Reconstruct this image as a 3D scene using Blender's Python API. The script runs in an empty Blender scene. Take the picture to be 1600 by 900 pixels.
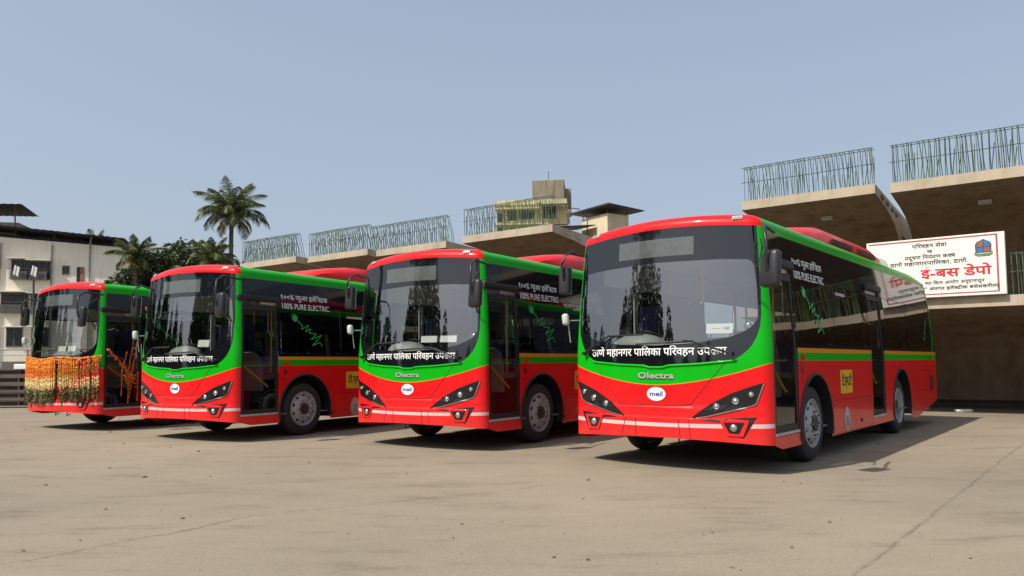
import bpy, bmesh, math, random
from mathutils import Vector, Matrix, noise
from mathutils.geometry import tessellate_polygon
R = math.radians
S = bpy.context.scene
COL = S.collection
random.seed(7)

# ------------------------------------------------------------------ camera, sky, sun, exposure
cam = bpy.data.objects.new('camera', bpy.data.cameras.new('camera'))
COL.objects.link(cam)
cam.data.sensor_width = 36.0
cam.data.lens = 36.0 * 1168.78 / 1600
cam.data.shift_y = 48.69 / 1600
cam.data.clip_end = 3000
cam.location = (0, 0, 1.21)
cam.matrix_world = Matrix.Translation((0, 0, 1.21)) @ Matrix.Rotation(R(90) + 0.05953, 4, 'X') @ Matrix.Rotation(-0.00868, 4, 'Z')
S.camera = cam
SUN_TO = Vector((-0.662, -0.445, 1.0)).normalized()          # direction towards the sun
SUN_EL = math.asin(SUN_TO.z)
SUN_AZ = math.atan2(SUN_TO.x, SUN_TO.y)
world = bpy.data.worlds.new('World')
S.world = world
world.use_nodes = True
wn, wl = world.node_tree.nodes, world.node_tree.links
bg = wn['Background']
sky = wn.new('ShaderNodeTexSky')
sky.sky_type = 'NISHITA'
sky.sun_disc = False
sky.sun_elevation = SUN_EL
sky.sun_rotation = SUN_AZ
sky.air_density = 1.0
sky.dust_density = 6.0
sky.ozone_density = 1.5
hz = wn.new('ShaderNodeMix'); hz.data_type = 'RGBA'
hz.inputs[0].default_value = 0.5
tcw = wn.new('ShaderNodeTexCoord'); spw = wn.new('ShaderNodeSeparateXYZ'); rw = wn.new('ShaderNodeValToRGB')
wl.new(tcw.outputs['Generated'], spw.inputs[0]); wl.new(spw.outputs[2], rw.inputs[0])
rw.color_ramp.elements[0].position = 0.02; rw.color_ramp.elements[0].color = (0.70, 0.81, 0.97, 1)      # dust haze, palest low down
rw.color_ramp.elements[1].position = 0.50; rw.color_ramp.elements[1].color = (0.52, 0.645, 0.815, 1)
hs = wn.new('ShaderNodeMix'); hs.data_type = 'RGBA'; hs.blend_type = 'MULTIPLY'; hs.inputs[0].default_value = 1.0
hs.inputs[7].default_value = (10.2, 10.2, 10.2, 1)
wl.new(rw.outputs[0], hs.inputs[6]); wl.new(hs.outputs[2], hz.inputs[7])
wl.new(sky.outputs[0], hz.inputs[6])
wl.new(hz.outputs[2], bg.inputs[0])
bg.inputs[1].default_value = 0.085
sun = bpy.data.objects.new('sun', bpy.data.lights.new('sun', 'SUN'))
COL.objects.link(sun)
sun.data.energy = 4.0
sun.data.angle = R(0.6)
sun.data.color = (1.0, 0.93, 0.82)
sun.rotation_euler = SUN_TO.to_track_quat('Z', 'Y').to_euler()
S.view_settings.view_transform = 'Standard'
S.view_settings.look = 'None'
S.view_settings.exposure = 0.3
S.view_settings.gamma = 1.0
S.view_settings.use_curve_mapping = False
S.cycles.max_bounces = 8
S.cycles.transparent_max_bounces = 24
S.cycles.use_denoising = True

# ------------------------------------------------------------------ materials
def new_mat(name):
    m = bpy.data.materials.new(name)
    m.use_nodes = True
    return m, m.node_tree.nodes, m.node_tree.links, m.node_tree.nodes['Principled BSDF']

def noise_node(n, l, scale, detail=6, rough=0.6, vec='Object', stretch=None):
    tc = n.new('ShaderNodeTexCoord')
    out = tc.outputs[vec]
    if stretch:
        mp = n.new('ShaderNodeMapping'); mp.inputs['Scale'].default_value = stretch
        l.new(out, mp.inputs[0]); out = mp.outputs[0]
    t = n.new('ShaderNodeTexNoise')
    t.inputs['Scale'].default_value = scale
    t.inputs['Detail'].default_value = detail
    t.inputs['Roughness'].default_value = rough
    l.new(out, t.inputs['Vector'])
    return t

def ramp(n, l, src, stops):
    r = n.new('ShaderNodeValToRGB')
    e = r.color_ramp.elements
    while len(e) < len(stops): e.new(0.5)
    for k, (p, c) in enumerate(stops):
        e[k].position = p
        e[k].color = c if len(c) == 4 else (*c, 1)
    l.new(src, r.inputs[0])
    return r

def mat(name, c, rough=0.5, metal=0.0, var=0.15, scale=6.0, bump=0.0, coat=0.0, ior=1.5, stretch=None, bscale=None):
    m, n, l, p = new_mat(name)
    t = noise_node(n, l, scale, stretch=stretch)
    lo = tuple(max(0, x * (1 - var)) for x in c)
    hi = tuple(min(1, x * (1 + var)) for x in c)
    r = ramp(n, l, t.outputs[0], [(0.3, lo), (0.7, hi)])
    l.new(r.outputs[0], p.inputs['Base Color'])
    p.inputs['Roughness'].default_value = rough
    p.inputs['Metallic'].default_value = metal
    p.inputs['IOR'].default_value = ior
    p.inputs['Coat Weight'].default_value = coat
    p.inputs['Coat Roughness'].default_value = 0.04
    if bump:
        b = n.new('ShaderNodeBump'); b.inputs['Strength'].default_value = bump
        b.inputs['Distance'].default_value = 0.02
        t2 = noise_node(n, l, bscale or scale * 4, 8)
        l.new(t2.outputs[0], b.inputs['Height']); l.new(b.outputs[0], p.inputs['Normal'])
    return m

def paint(name, c, rough=0.36, dust=0.02, coat=0.4):
    """vehicle enamel: clear coat, faint orange peel, a thin film of road dust low on the panels"""
    m, n, l, p = new_mat(name)
    t = noise_node(n, l, 1.7, 8, 0.65)
    d = ramp(n, l, t.outputs[0], [(0.45, (0, 0, 0)), (0.8, (dust, dust, dust))])
    mx = n.new('ShaderNodeMix'); mx.data_type = 'RGBA'
    mx.inputs[6].default_value = (*c, 1); mx.inputs[7].default_value = (0.42, 0.36, 0.28, 1)
    tz = n.new('ShaderNodeTexCoord'); sz = n.new('ShaderNodeSeparateXYZ'); l.new(tz.outputs['Object'], sz.inputs[0])
    low = n.new('ShaderNodeMapRange'); low.inputs[1].default_value = 0.15; low.inputs[2].default_value = 0.75; low.inputs[3].default_value = 0.16; low.inputs[4].default_value = 0.0
    l.new(sz.outputs[2], low.inputs[0])
    gr = noise_node(n, l, 5.0, 9, 0.75, stretch=(1, 1, 0.5))
    ml = n.new('ShaderNodeMath'); ml.operation = 'MULTIPLY'; l.new(low.outputs[0], ml.inputs[0]); l.new(gr.outputs[0], ml.inputs[1])
    ad = n.new('ShaderNodeMath'); ad.operation = 'ADD'; l.new(d.outputs[0], ad.inputs[0]); l.new(ml.outputs[0], ad.inputs[1])
    l.new(ad.outputs[0], mx.inputs[0]); l.new(mx.outputs[2], p.inputs['Base Color'])
    p.inputs['Roughness'].default_value = rough
    p.inputs['Coat Weight'].default_value = coat
    p.inputs['Specular IOR Level'].default_value = 0.12
    p.inputs['Coat Roughness'].default_value = 0.05
    w = noise_node(n, l, 1.1, 2, 0.4)
    b = n.new('ShaderNodeBump'); b.inputs['Strength'].default_value = 0.05; b.inputs['Distance'].default_value = 0.05
    l.new(w.outputs[0], b.inputs['Height']); l.new(b.outputs[0], p.inputs['Coat Normal'])
    return m

def glass(name, tint, ior=1.5, wav=0.03, bright=1.0):
    """thin automotive glass: tinted see-through plus a Fresnel mirror"""
    m, n, l, p = new_mat(name)
    n.remove(p)
    tr = n.new('ShaderNodeBsdfTransparent'); tr.inputs[0].default_value = (*tint, 1)
    gl = n.new('ShaderNodeBsdfGlossy'); gl.inputs['Roughness'].default_value = 0.015
    gl.inputs[0].default_value = (bright, bright, bright, 1)
    fr = n.new('ShaderNodeFresnel')
    ge = n.new('ShaderNodeNewGeometry'); iv = n.new('ShaderNodeMix'); iv.data_type = 'FLOAT'      # same pane seen from either side
    iv.inputs[2].default_value = ior; iv.inputs[3].default_value = 1 / ior
    l.new(ge.outputs['Backfacing'], iv.inputs[0]); l.new(iv.outputs[0], fr.inputs[0])
    w = noise_node(n, l, 0.9, 2, 0.4)
    b = n.new('ShaderNodeBump'); b.inputs['Strength'].default_value = wav; b.inputs['Distance'].default_value = 0.1
    l.new(w.outputs[0], b.inputs['Height']); l.new(b.outputs[0], gl.inputs['Normal'])
    mx = n.new('ShaderNodeMixShader')
    l.new(fr.outputs[0], mx.inputs[0]); l.new(tr.outputs[0], mx.inputs[1]); l.new(gl.outputs[0], mx.inputs[2])
    l.new(mx.outputs[0], n['Material Output'].inputs[0])
    return m

def leafmat(name, dark, light, trans=0.25):
    m, n, l, p = new_mat(name)
    g = n.new('ShaderNodeNewGeometry')
    r = ramp(n, l, g.outputs['Random Per Island'], [(0.0, dark), (0.75, light), (1.0, tuple(min(1, x * 1.6) for x in light))])
    l.new(r.outputs[0], p.inputs['Base Color'])
    p.inputs['Roughness'].default_value = 0.5
    ts = n.new('ShaderNodeBsdfTranslucent'); l.new(r.outputs[0], ts.inputs[0])
    mx = n.new('ShaderNodeMixShader'); mx.inputs[0].default_value = trans
    l.new(p.outputs[0], mx.inputs[1]); l.new(ts.outputs[0], mx.inputs[2])
    l.new(mx.outputs[0], n['Material Output'].inputs[0])
    return m

M = {}
M['red'] = paint('red_enamel', (0.72, 0.007, 0.010))
M['green'] = paint('green_enamel', (0.002, 0.38, 0.006), 0.36, 0.012, 0.2)
M['orange'] = paint('orange_enamel', (0.72, 0.26, 0.015))
M['white'] = paint('white_enamel', (0.56, 0.48, 0.47))
M['black'] = mat('black_glazing', (0.006, 0.007, 0.010), 0.05, var=0.1, ior=1.75)
M['blackside'] = mat('black_side_glazing', (0.006, 0.007, 0.012), 0.05, var=0.1, ior=1.42)
M['trim'] = mat('black_rubber_trim', (0.012, 0.012, 0.013), 0.55, var=0.3)
M['plastic'] = mat('grey_black_plastic', (0.022, 0.023, 0.025), 0.4, var=0.2)
M['line'] = mat('panel_gap', (0.05, 0.004, 0.004), 0.7)
M['screen'] = glass('windscreen_glass', (0.80, 0.84, 0.82), 2.95, 0.05)
M['tint'] = glass('tinted_glass', (0.048, 0.052, 0.056), 1.5, 0.06)
M['tintr'] = glass('pale_tinted_glass', (0.60, 0.62, 0.62), 1.5, 0.05)
M['clear'] = glass('door_glass', (0.48, 0.50, 0.50), 1.45, 0.03)
M['display'] = mat('display_panel', (0.085, 0.098, 0.095), 0.06, var=0.15, scale=9, ior=1.75)
M['chrome'] = mat('chrome', (0.62, 0.63, 0.64), 0.12, 1.0, 0.05)
M['lens'] = mat('lamp_lens', (0.55, 0.56, 0.56), 0.10, 0.85, 0.1)
M['lampblack'] = mat('lamp_housing', (0.010, 0.010, 0.011), 0.12, var=0.2)
M['tyre'] = mat('tyre_rubber', (0.022, 0.021, 0.02), 0.75, var=0.3, scale=9, bump=0.15)
M['rim'] = mat('steel_wheel', (0.36, 0.365, 0.375), 0.45, 0.05, 0.2, 9)
M['hub'] = mat('hub_black', (0.03, 0.03, 0.032), 0.45, 0.2)
M['under'] = mat('underbody_black', (0.012, 0.012, 0.012), 0.85)
M['textw'] = mat('white_vinyl', (0.80, 0.80, 0.80), 0.4, var=0.04)
M['textgrey'] = mat('chrome_lettering', (0.50, 0.55, 0.50), 0.3, 0.35, 0.1)
M['textb'] = mat('blue_vinyl', (0.03, 0.06, 0.36), 0.4)
M['textk'] = mat('black_vinyl', (0.02, 0.02, 0.022), 0.5)
M['textr'] = mat('red_print', (0.60, 0.015, 0.03), 0.5)
M['plug'] = mat('green_vinyl', (0.01, 0.42, 0.10), 0.4)
M['yellow'] = mat('yellow_plate', (0.72, 0.46, 0.012), 0.4, var=0.06)
M['cream'] = mat('cream_disc', (0.58, 0.52, 0.44), 0.5, var=0.08)
M['ringgrey'] = mat('emblem_print', (0.27, 0.25, 0.24), 0.5)
M['bar'] = mat('yellow_bar', (0.80, 0.52, 0.02), 0.35, var=0.05)
M['lining'] = mat('interior_lining', (0.74, 0.75, 0.73), 0.6, var=0.06)
M['dash'] = mat('dashboard_grey', (0.36, 0.37, 0.37), 0.5, var=0.1)
M['floor'] = mat('bus_floor', (0.16, 0.155, 0.15), 0.7, var=0.15)
M['seat'] = mat('seat_fabric', (0.05, 0.045, 0.20), 0.8, var=0.6, scale=40)
M['seatdark'] = mat('seat_shell', (0.03, 0.03, 0.034), 0.6)
M['mirrorwhite'] = mat('mirror_shell_white', (0.50, 0.50, 0.50), 0.4)
M['paper'] = mat('white_card', (0.82, 0.81, 0.79), 0.7, var=0.03)
M['sill'] = mat('aluminium_sill', (0.46, 0.46, 0.46), 0.4, 0.3)

def concrete(name, c, streak=True, stain=(0.35, 0.24, 0.15), amt=0.5, mott=0.34):
    m, n, l, p = new_mat(name)
    a = noise_node(n, l, 0.7, 10, 0.7)
    r = ramp(n, l, a.outputs[0], [(0.25, tuple(x * (1 - mott) for x in c)), (0.5, c), (0.8, tuple(min(1, x * (1 + mott * .6)) for x in c))])
    out = r.outputs[0]
    if streak:
        s = noise_node(n, l, 1.0, 7, 0.65, stretch=(2.6, 2.6, 0.35))
        k = ramp(n, l, s.outputs[0], [(0.48, (0, 0, 0)), (0.72, (amt,) * 3)])
        mx = n.new('ShaderNodeMix'); mx.data_type = 'RGBA'; mx.blend_type = 'MULTIPLY'
        mx.inputs[7].default_value = (*[x / 0.45 for x in stain], 1)
        l.new(k.outputs[0], mx.inputs[0]); l.new(out, mx.inputs[6]); out = mx.outputs[2]
    l.new(out, p.inputs['Base Color'])
    p.inputs['Roughness'].default_value = 0.9
    b = n.new('ShaderNodeBump'); b.inputs['Strength'].default_value = 0.35; b.inputs['Distance'].default_value = 0.02
    t2 = noise_node(n, l, 14, 10, 0.7)
    l.new(t2.outputs[0], b.inputs['Height']); l.new(b.outputs[0], p.inputs['Normal'])
    return m
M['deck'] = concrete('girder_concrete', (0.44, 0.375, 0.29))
M['web'] = concrete('stained_shaded_concrete', (0.16, 0.112, 0.068), True, (0.22, 0.13, 0.07), 0.8)  # brown rust stain, with the shade under the wings darkened into the colour
M['oldwall'] = concrete('mildewed_render', (0.56, 0.52, 0.33), True, (0.09, 0.09, 0.05), 0.95)
M['tank'] = concrete('stained_tank_concrete', (0.25, 0.215, 0.16), True, (0.16, 0.13, 0.09), 0.9)
M['facade'] = concrete('pale_render', (0.80, 0.755, 0.64), True, (0.30, 0.28, 0.24), 0.35, 0.08)
M['creamwall'] = concrete('cream_render', (0.62, 0.53, 0.37), True, (0.34, 0.28, 0.2), 0.4)
M['block'] = concrete('block_concrete', (0.16, 0.14, 0.12))
M['sheet'] = mat('weathered_roof_sheet', (0.03, 0.03, 0.034), 0.7, var=0.4, scale=2)
M['rebar'] = mat('coated_rebar', (0.085, 0.125, 0.085), 0.55, var=0.5, scale=5)
M['greenrebar'] = mat('green_rebar', (0.105, 0.165, 0.05), 0.6, var=0.4, scale=5)
M['beam'] = mat('rusty_beam', (0.085, 0.068, 0.055), 0.8, var=0.5, scale=3, stretch=(0.5, 1, 2))
M['darkglass'] = mat('dark_window', (0.02, 0.021, 0.024), 0.25, var=0.4)
M['grille'] = mat('window_grille', (0.13, 0.12, 0.115), 0.7, var=0.3)
M['pipe'] = mat('drain_pipe', (0.30, 0.28, 0.25), 0.7, var=0.3)
M['pole'] = mat('dark_pole', (0.06, 0.05, 0.045), 0.7)
M['cloth'] = mat('white_cloth', (0.7, 0.69, 0.68), 0.8)
M['terracotta'] = mat('brown_door', (0.30, 0.13, 0.06), 0.7)
M['trunk'] = mat('bark', (0.10, 0.082, 0.065), 0.9, var=0.4, scale=8, bump=0.6)
M['leaf'] = leafmat('foliage', (0.016, 0.032, 0.010), (0.060, 0.092, 0.026))
M['palmleaf'] = leafmat('palm_leaf', (0.026, 0.046, 0.013), (0.13, 0.150, 0.042))
M['palmdry'] = leafmat('palm_dry', (0.16, 0.115, 0.04), (0.28, 0.21, 0.08))
M['marigold'] = leafmat('marigold', (0.62, 0.12, 0.004), (0.85, 0.24, 0.008), 0.1)
M['cream_flower'] = leafmat('cream_flower', (0.50, 0.36, 0.12), (0.66, 0.50, 0.22), 0.1)
M['redflower'] = leafmat('red_flower', (0.45, 0.035, 0.01), (0.62, 0.08, 0.02), 0.1)
M['mango'] = leafmat('mango_leaf', (0.06, 0.058, 0.018), (0.21, 0.19, 0.075), 0.1)
M['stone'] = mat('small_stones', (0.13, 0.11, 0.09), 0.9, var=0.5, scale=3)
M['signface'] = mat('printed_banner', (0.80, 0.78, 0.72), 0.55, var=0.05, scale=3)
M['signside'] = mat('banner_side', (0.62, 0.58, 0.52), 0.7, var=0.12)
M['pink'] = mat('banner_border', (0.42, 0.08, 0.11), 0.6)

# ground: dusty concrete yard with stains, speckle and cracks
def ground_mat():
    m, n, l, p = new_mat('dusty_yard_concrete')
    a = noise_node(n, l, 0.22, 9, 0.62)
    r = ramp(n, l, a.outputs[0], [(0.28, (0.212, 0.182, 0.137)), (0.5, (0.266, 0.226, 0.169)), (0.75, (0.318, 0.270, 0.200))])
    b = noise_node(n, l, 1.6, 10, 0.72, stretch=(0.55, 1.6, 1))
    rb = ramp(n, l, b.outputs[0], [(0.30, (0.56, 0.55, 0.53)), (0.45, (0.93, 0.93, 0.93)), (0.6, (1, 1, 1)), (0.78, (1.20, 1.17, 1.10))])
    mx = n.new('ShaderNodeMix'); mx.data_type = 'RGBA'; mx.blend_type = 'MULTIPLY'; mx.inputs[0].default_value = 0.8
    l.new(r.outputs[0], mx.inputs[6]); l.new(rb.outputs[0], mx.inputs[7])
    c = noise_node(n, l, 34, 10, 0.85)
    rc = ramp(n, l, c.outputs[0], [(0.34, (0.42, 0.41, 0.39)), (0.45, (0.92, 0.92, 0.91)), (0.56, (1.02, 1.02, 1.01)), (0.72, (1.22, 1.20, 1.16))])
    m2 = n.new('ShaderNodeMix'); m2.data_type = 'RGBA'; m2.blend_type = 'MULTIPLY'; m2.inputs[0].default_value = 0.75
    l.new(mx.outputs[2], m2.inputs[6]); l.new(rc.outputs[0], m2.inputs[7])
    cur = m2.outputs[2]
    # cracks: wandering lines a*x+b*y=c
    tc = n.new('ShaderNodeTexCoord')
    wob = noise_node(n, l, 1.3, 6, 0.7)
    sep = n.new('ShaderNodeSeparateXYZ'); l.new(tc.outputs['Object'], sep.inputs[0])
    def math_(op, x, y=None):
        q = n.new('ShaderNodeMath'); q.operation = op
        for i, v in enumerate((x, y)):
            if v is None: continue
            if isinstance(v, (int, float)): q.inputs[i].default_value = v
            else: l.new(v, q.inputs[i])
        return q.outputs[0]
    def crack(p0, p1, w, amp, strength, lim=None):
        nonlocal cur
        d = Vector((p1[0] - p0[0], p1[1] - p0[1])); d.normalize(); nx, ny = -d.y, d.x
        cc = nx * p0[0] + ny * p0[1]
        e = math_('ADD', math_('MULTIPLY', sep.outputs[0], nx), math_('MULTIPLY', sep.outputs[1], ny))
        e = math_('SUBTRACT', e, cc)
        wv = math_('MULTIPLY', math_('SUBTRACT', wob.outputs[0], 0.5), amp)
        e = math_('ABSOLUTE', math_('ADD', e, wv))
        k = math_('SUBTRACT', 1.0, math_('MINIMUM', math_('DIVIDE', e, w), 1.0))
        gate = noise_node(n, l, 2.3, 5, 0.7)
        gg = ramp(n, l, gate.outputs[0], [(0.36, (0.1,) * 3), (0.62, (1,) * 3)])
        k = math_('MULTIPLY', math_('MULTIPLY', k, gg.outputs[0]), strength)
        if lim:
            along = math_('ADD', math_('MULTIPLY', sep.outputs[0], d.x), math_('MULTIPLY', sep.outputs[1], d.y))
            s0 = d.x * p0[0] + d.y * p0[1]; s1 = d.x * p1[0] + d.y * p1[1]
            k = math_('MULTIPLY', k, math_('MULTIPLY', math_('GREATER_THAN', along, s0), math_('LESS_THAN', along, s1)))
        x = n.new('ShaderNodeMix'); x.data_type = 'RGBA'
        l.new(k, x.inputs[0]); l.new(cur, x.inputs[6]); x.inputs[7].default_value = (0.065, 0.052, 0.042, 1)
        cur = x.outputs[2]
    crack((1.96, 4.35), (7.41, 10.94), 0.022, 0.12, 0.62)
    crack((-3.4, 4.35), (-2.0, 6.25), 0.026, 0.34, 0.7, True)
    crack((-2.2, 6.0), (0.4, 7.6), 0.022, 0.6, 0.45, True)
    crack((-5.72, 8.53), (-3.4, 7.9), 0.04, 0.5, 0.5, True)
    crack((2.2, 9.0), (6.5, 6.4), 0.022, 0.6, 0.4, True)
    l.new(cur, p.inputs['Base Color'])
    p.inputs['Roughness'].default_value = 0.92
    p.inputs['Specular IOR Level'].default_value = 0.25
    bp = n.new('ShaderNodeBump'); bp.inputs['Strength'].default_value = 0.30; bp.inputs['Distance'].default_value = 0.015
    t2 = noise_node(n, l, 9, 12, 0.75)
    l.new(t2.outputs[0], bp.inputs['Height']); l.new(bp.outputs[0], p.inputs['Normal'])
    return m
M['ground'] = ground_mat()

# ------------------------------------------------------------------ object helpers
def new_obj(name, bm, mats, parent=None, smooth=None, loc=None, recalc=True):
    if recalc: bmesh.ops.recalc_face_normals(bm, faces=bm.faces)
    me = bpy.data.meshes.new(name)
    bm.to_mesh(me); bm.free()
    for x in (mats if isinstance(mats, (list, tuple)) else [mats]): me.materials.append(x)
    o = bpy.data.objects.new(name, me); COL.objects.link(o)
    if parent: o.parent = parent
    if loc: o.location = loc
    if smooth is not None:
        me.shade_smooth()
        if smooth: me.set_sharp_from_angle(angle=R(smooth))
    return o

def empty(name, loc=(0, 0, 0), rz=0, label=None, cat=None, group=None):
    o = bpy.data.objects.new(name, None); COL.objects.link(o)
    o.location = loc; o.rotation_euler = (0, 0, rz); o.empty_display_size = 0.2
    return tag(o, label, cat, group)

def tag(o, label=None, cat=None, group=None, kind=None):
    if label: o['label'] = label
    if cat: o['category'] = cat
    if group: o['group'] = group
    if kind: o['kind'] = kind
    return o

def box(bm, x0, x1, y0, y1, z0, z1, mi=0, mtx=None):
    vs = [bm.verts.new((x, y, z)) for x in (x0, x1) for y in (y0, y1) for z in (z0, z1)]
    if mtx:
        for v in vs: v.co = mtx @ v.co
    for q in ((0, 1, 3, 2), (4, 6, 7, 5), (0, 4, 5, 1), (2, 3, 7, 6), (0, 2, 6, 4), (1, 5, 7, 3)):
        f = bm.faces.new([vs[i] for i in q]); f.material_index = mi
    return vs

def rbox(x0, x1, y0, y1, z0, z1, r=0.02, seg=2):
    bm = bmesh.new(); box(bm, x0, x1, y0, y1, z0, z1)
    bmesh.ops.bevel(bm, geom=bm.edges[:], offset=r, segments=seg, profile=0.5, affect='EDGES')
    return bm

def tube(bm, pts, r, n=6, mi=0, cap=True):
    pts = [Vector(p) for p in pts]
    rs = r if isinstance(r, (list, tuple)) else [r] * len(pts)
    rings = []
    up = Vector((0.13, 0.31, 0.94)).normalized()
    for i, p in enumerate(pts):
        d = (pts[min(i + 1, len(pts) - 1)] - pts[max(i - 1, 0)]).normalized()
        a = d.cross(up)
        if a.length < 1e-3: a = d.cross(Vector((1, 0, 0)))
        a.normalize(); b = d.cross(a)
        rings.append([bm.verts.new(p + (a * math.cos(2 * math.pi * k / n) + b * math.sin(2 * math.pi * k / n)) * rs[i]) for k in range(n)])
    for i in range(len(rings) - 1):
        for k in range(n):
            f = bm.faces.new((rings[i][k], rings[i][(k + 1) % n], rings[i + 1][(k + 1) % n], rings[i + 1][k])); f.material_index = mi
    if cap:
        bm.faces.new(rings[0][::-1]).material_index = mi; bm.faces.new(rings[-1]).material_index = mi

def lathe_x(bm, prof, n=40, sgn=1, mi=0):
    """revolve (axial x, radius) pairs round the x axis"""
    rings = [[bm.verts.new((sgn * x, r * math.cos(2 * math.pi * k / n), r * math.sin(2 * math.pi * k / n))) for k in range(n)] for x, r in prof]
    for i in range(len(rings) - 1):
        for k in range(n):
            f = bm.faces.new((rings[i][k], rings[i][(k + 1) % n], rings[i + 1][(k + 1) % n], rings[i + 1][k])); f.material_index = mi

def prism(bm, outer, holes, place, t0, t1, mi=0):
    """extrude a polygon with holes; place(a, b, t) -> point"""
    loops = [outer] + holes
    flat = [p for lp in loops for p in lp]
    tris = tessellate_polygon([[Vector((a, b, 0)) for a, b in lp] for lp in loops])
    va = [bm.verts.new(place(a, b, t0)) for a, b in flat]
    vb = [bm.verts.new(place(a, b, t1)) for a, b in flat]
    for t in tris:
        for vv in (va, vb):
            try: bm.faces.new([vv[i] for i in t]).material_index = mi
            except ValueError: pass
    k = 0
    for lp in loops:
        m = len(lp)
        for i in range(m):
            j = (i + 1) % m
            bm.faces.new((va[k + i], va[k + j], vb[k + j], vb[k + i])).material_index = mi
        k += m

def interp(pts, x):
    if x <= pts[0][0]: return pts[0][1]
    for (a, b), (c, d) in zip(pts, pts[1:]):
        if x <= c: return b + (d - b) * (x - a) / (c - a) if c > a else d
    return pts[-1][1]

# ------------------------------------------------------------------ lettering (Latin and Devanagari)
_txt = bpy.data.curves.new('lettering', 'FONT')
_txt.resolution_u = 3
_txto = bpy.data.objects.new('lettering_source', _txt); COL.objects.link(_txto)
def glyphs(s, bold):
    _txt.body = s; _txt.offset = bold
    dg = bpy.context.evaluated_depsgraph_get(); dg.update()
    me = bpy.data.meshes.new_from_object(_txto.evaluated_get(dg))
    vs = [v.co.copy() for v in me.vertices]; fs = [tuple(p.vertices) for p in me.polygons]
    bpy.data.meshes.remove(me)
    return vs, fs
_dan = None
def advance(s):
    global _dan
    if _dan is None: _dan = max(v.x for v in glyphs('।', 0)[0])
    return max(v.x for v in glyphs(s + '।', 0)[0]) - _dan
def lettering(tokens, bold=0.0):
    """2-D letter mesh (unit em). A token is a string, ('half', letter), ('ra',) for a conjoined ra stroke or ('reph',)"""
    bm = bmesh.new(); x = 0.0
    for t in tokens:
        if isinstance(t, str):
            vs, fs = glyphs(t, bold)
            bv = [bm.verts.new((v.x + x, v.y, 0)) for v in vs]
            for f in fs:
                try: bm.faces.new([bv[i] for i in f])
                except ValueError: pass
            x += advance(t)
        elif t[0] == 'half':
            a = advance(t[1]); cut = a * (0.62 if len(t) < 3 else t[2])
            vs, fs = glyphs(t[1], bold)
            b2 = bmesh.new(); bv = [b2.verts.new((v.x, v.y, 0)) for v in vs]
            for f in fs:
                try: b2.faces.new([bv[i] for i in f])
                except ValueError: pass
            bmesh.ops.bisect_plane(b2, geom=b2.verts[:] + b2.edges[:] + b2.faces[:], plane_co=(cut, 0, 0), plane_no=(1, 0, 0), clear_outer=True)
            mp = {v: bm.verts.new((v.co.x + x, v.co.y, 0)) for v in b2.verts}
            for f in b2.faces: bm.faces.new([mp[v] for v in f.verts])
            b2.free(); x += cut - 0.01
        elif t[0] == 'ra':
            c = x + (t[1] if len(t) > 1 else -0.18)
            q = [(c, 0.20), (c + 0.02, 0.13), (c - 0.22, -0.02), (c - 0.26, 0.05)]
            bm.faces.new([bm.verts.new((a, b, 0)) for a, b in q])
        elif t[0] == 'reph':
            c = x - 0.12; pts = [(c, 0.64), (c - 0.03, 0.74), (c + 0.04, 0.83), (c + 0.14, 0.80)]
            for (a, b), (d, e) in zip(pts, pts[1:]):
                bm.faces.new([bm.verts.new(q + (0,)) for q in ((a - .025, b), (d - .025, e + .03), (d + .04, e - .02), (a + .05, b))])
    return bm, x
def fit_text(bm, x0, x1, z0, h, place, sx=None, subdiv=0.0):
    """scale 2-D letters to run from x0 to x1 with capital height h (unit em capital about 0.7), standing at z0, through place(a, b)"""
    xs = [v.co.x for v in bm.verts]; lo, hi = min(xs), max(xs)
    kx = (x1 - x0) / (hi - lo); ky = h / 0.7
    for v in bm.verts: v.co = Vector(place(x0 + (v.co.x - lo) * kx, z0 + v.co.y * ky))
    return bm
def orient(bm, d):
    for f in bm.faces:
        f.normal_update()
        if f.normal.dot(Vector(d)) < 0: f.normal_flip()
    return bm

# ================================================================== THE GROUND
def ground():
    bm = bmesh.new()
    xs = [-400, -120, -60, -30, -15, 0, 15, 30, 60, 120, 400]; ys = [-400, -120, -60, -20, 0, 10, 20, 40, 80, 150, 500]
    g = [[bm.verts.new((x, y, 0)) for y in ys] for x in xs]
    for i in range(len(xs) - 1):
        for j in range(len(ys) - 1): bm.faces.new((g[i][j], g[i + 1][j], g[i + 1][j + 1], g[i][j + 1]))
    tag(new_obj('ground', bm, M['ground']), kind='structure')
    rnd = random.Random(3)
    bm = bmesh.new()
    for _ in range(260):
        y = 4.0 + 14 * rnd.random() ** 1.6; x = (rnd.random() - 0.5) * 1.5 * y
        s = rnd.choice([0.003, 0.004, 0.004, 0.005, 0.007, 0.011]) * (0.7 + 0.6 * rnd.random()) * (0.6 + y / 14)
        mt = Matrix.Translation((x, y, s * 0.35)) @ Matrix.Rotation(rnd.random() * 6, 4, 'Z') @ Matrix.Diagonal((s * (1 + rnd.random()), s, s * 0.7, 1))
        r = bmesh.ops.create_icosphere(bm, subdivisions=1, radius=1.0, matrix=mt)
        for v in r['verts']: v.co += Vector((rnd.uniform(-1, 1), rnd.uniform(-1, 1), rnd.uniform(-1, 1))) * s * 0.2
    tag(new_obj('loose_stones', bm, M['stone']), 'small dark stones scattered over the dusty yard', 'gravel', kind='stuff')
ground()

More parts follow.
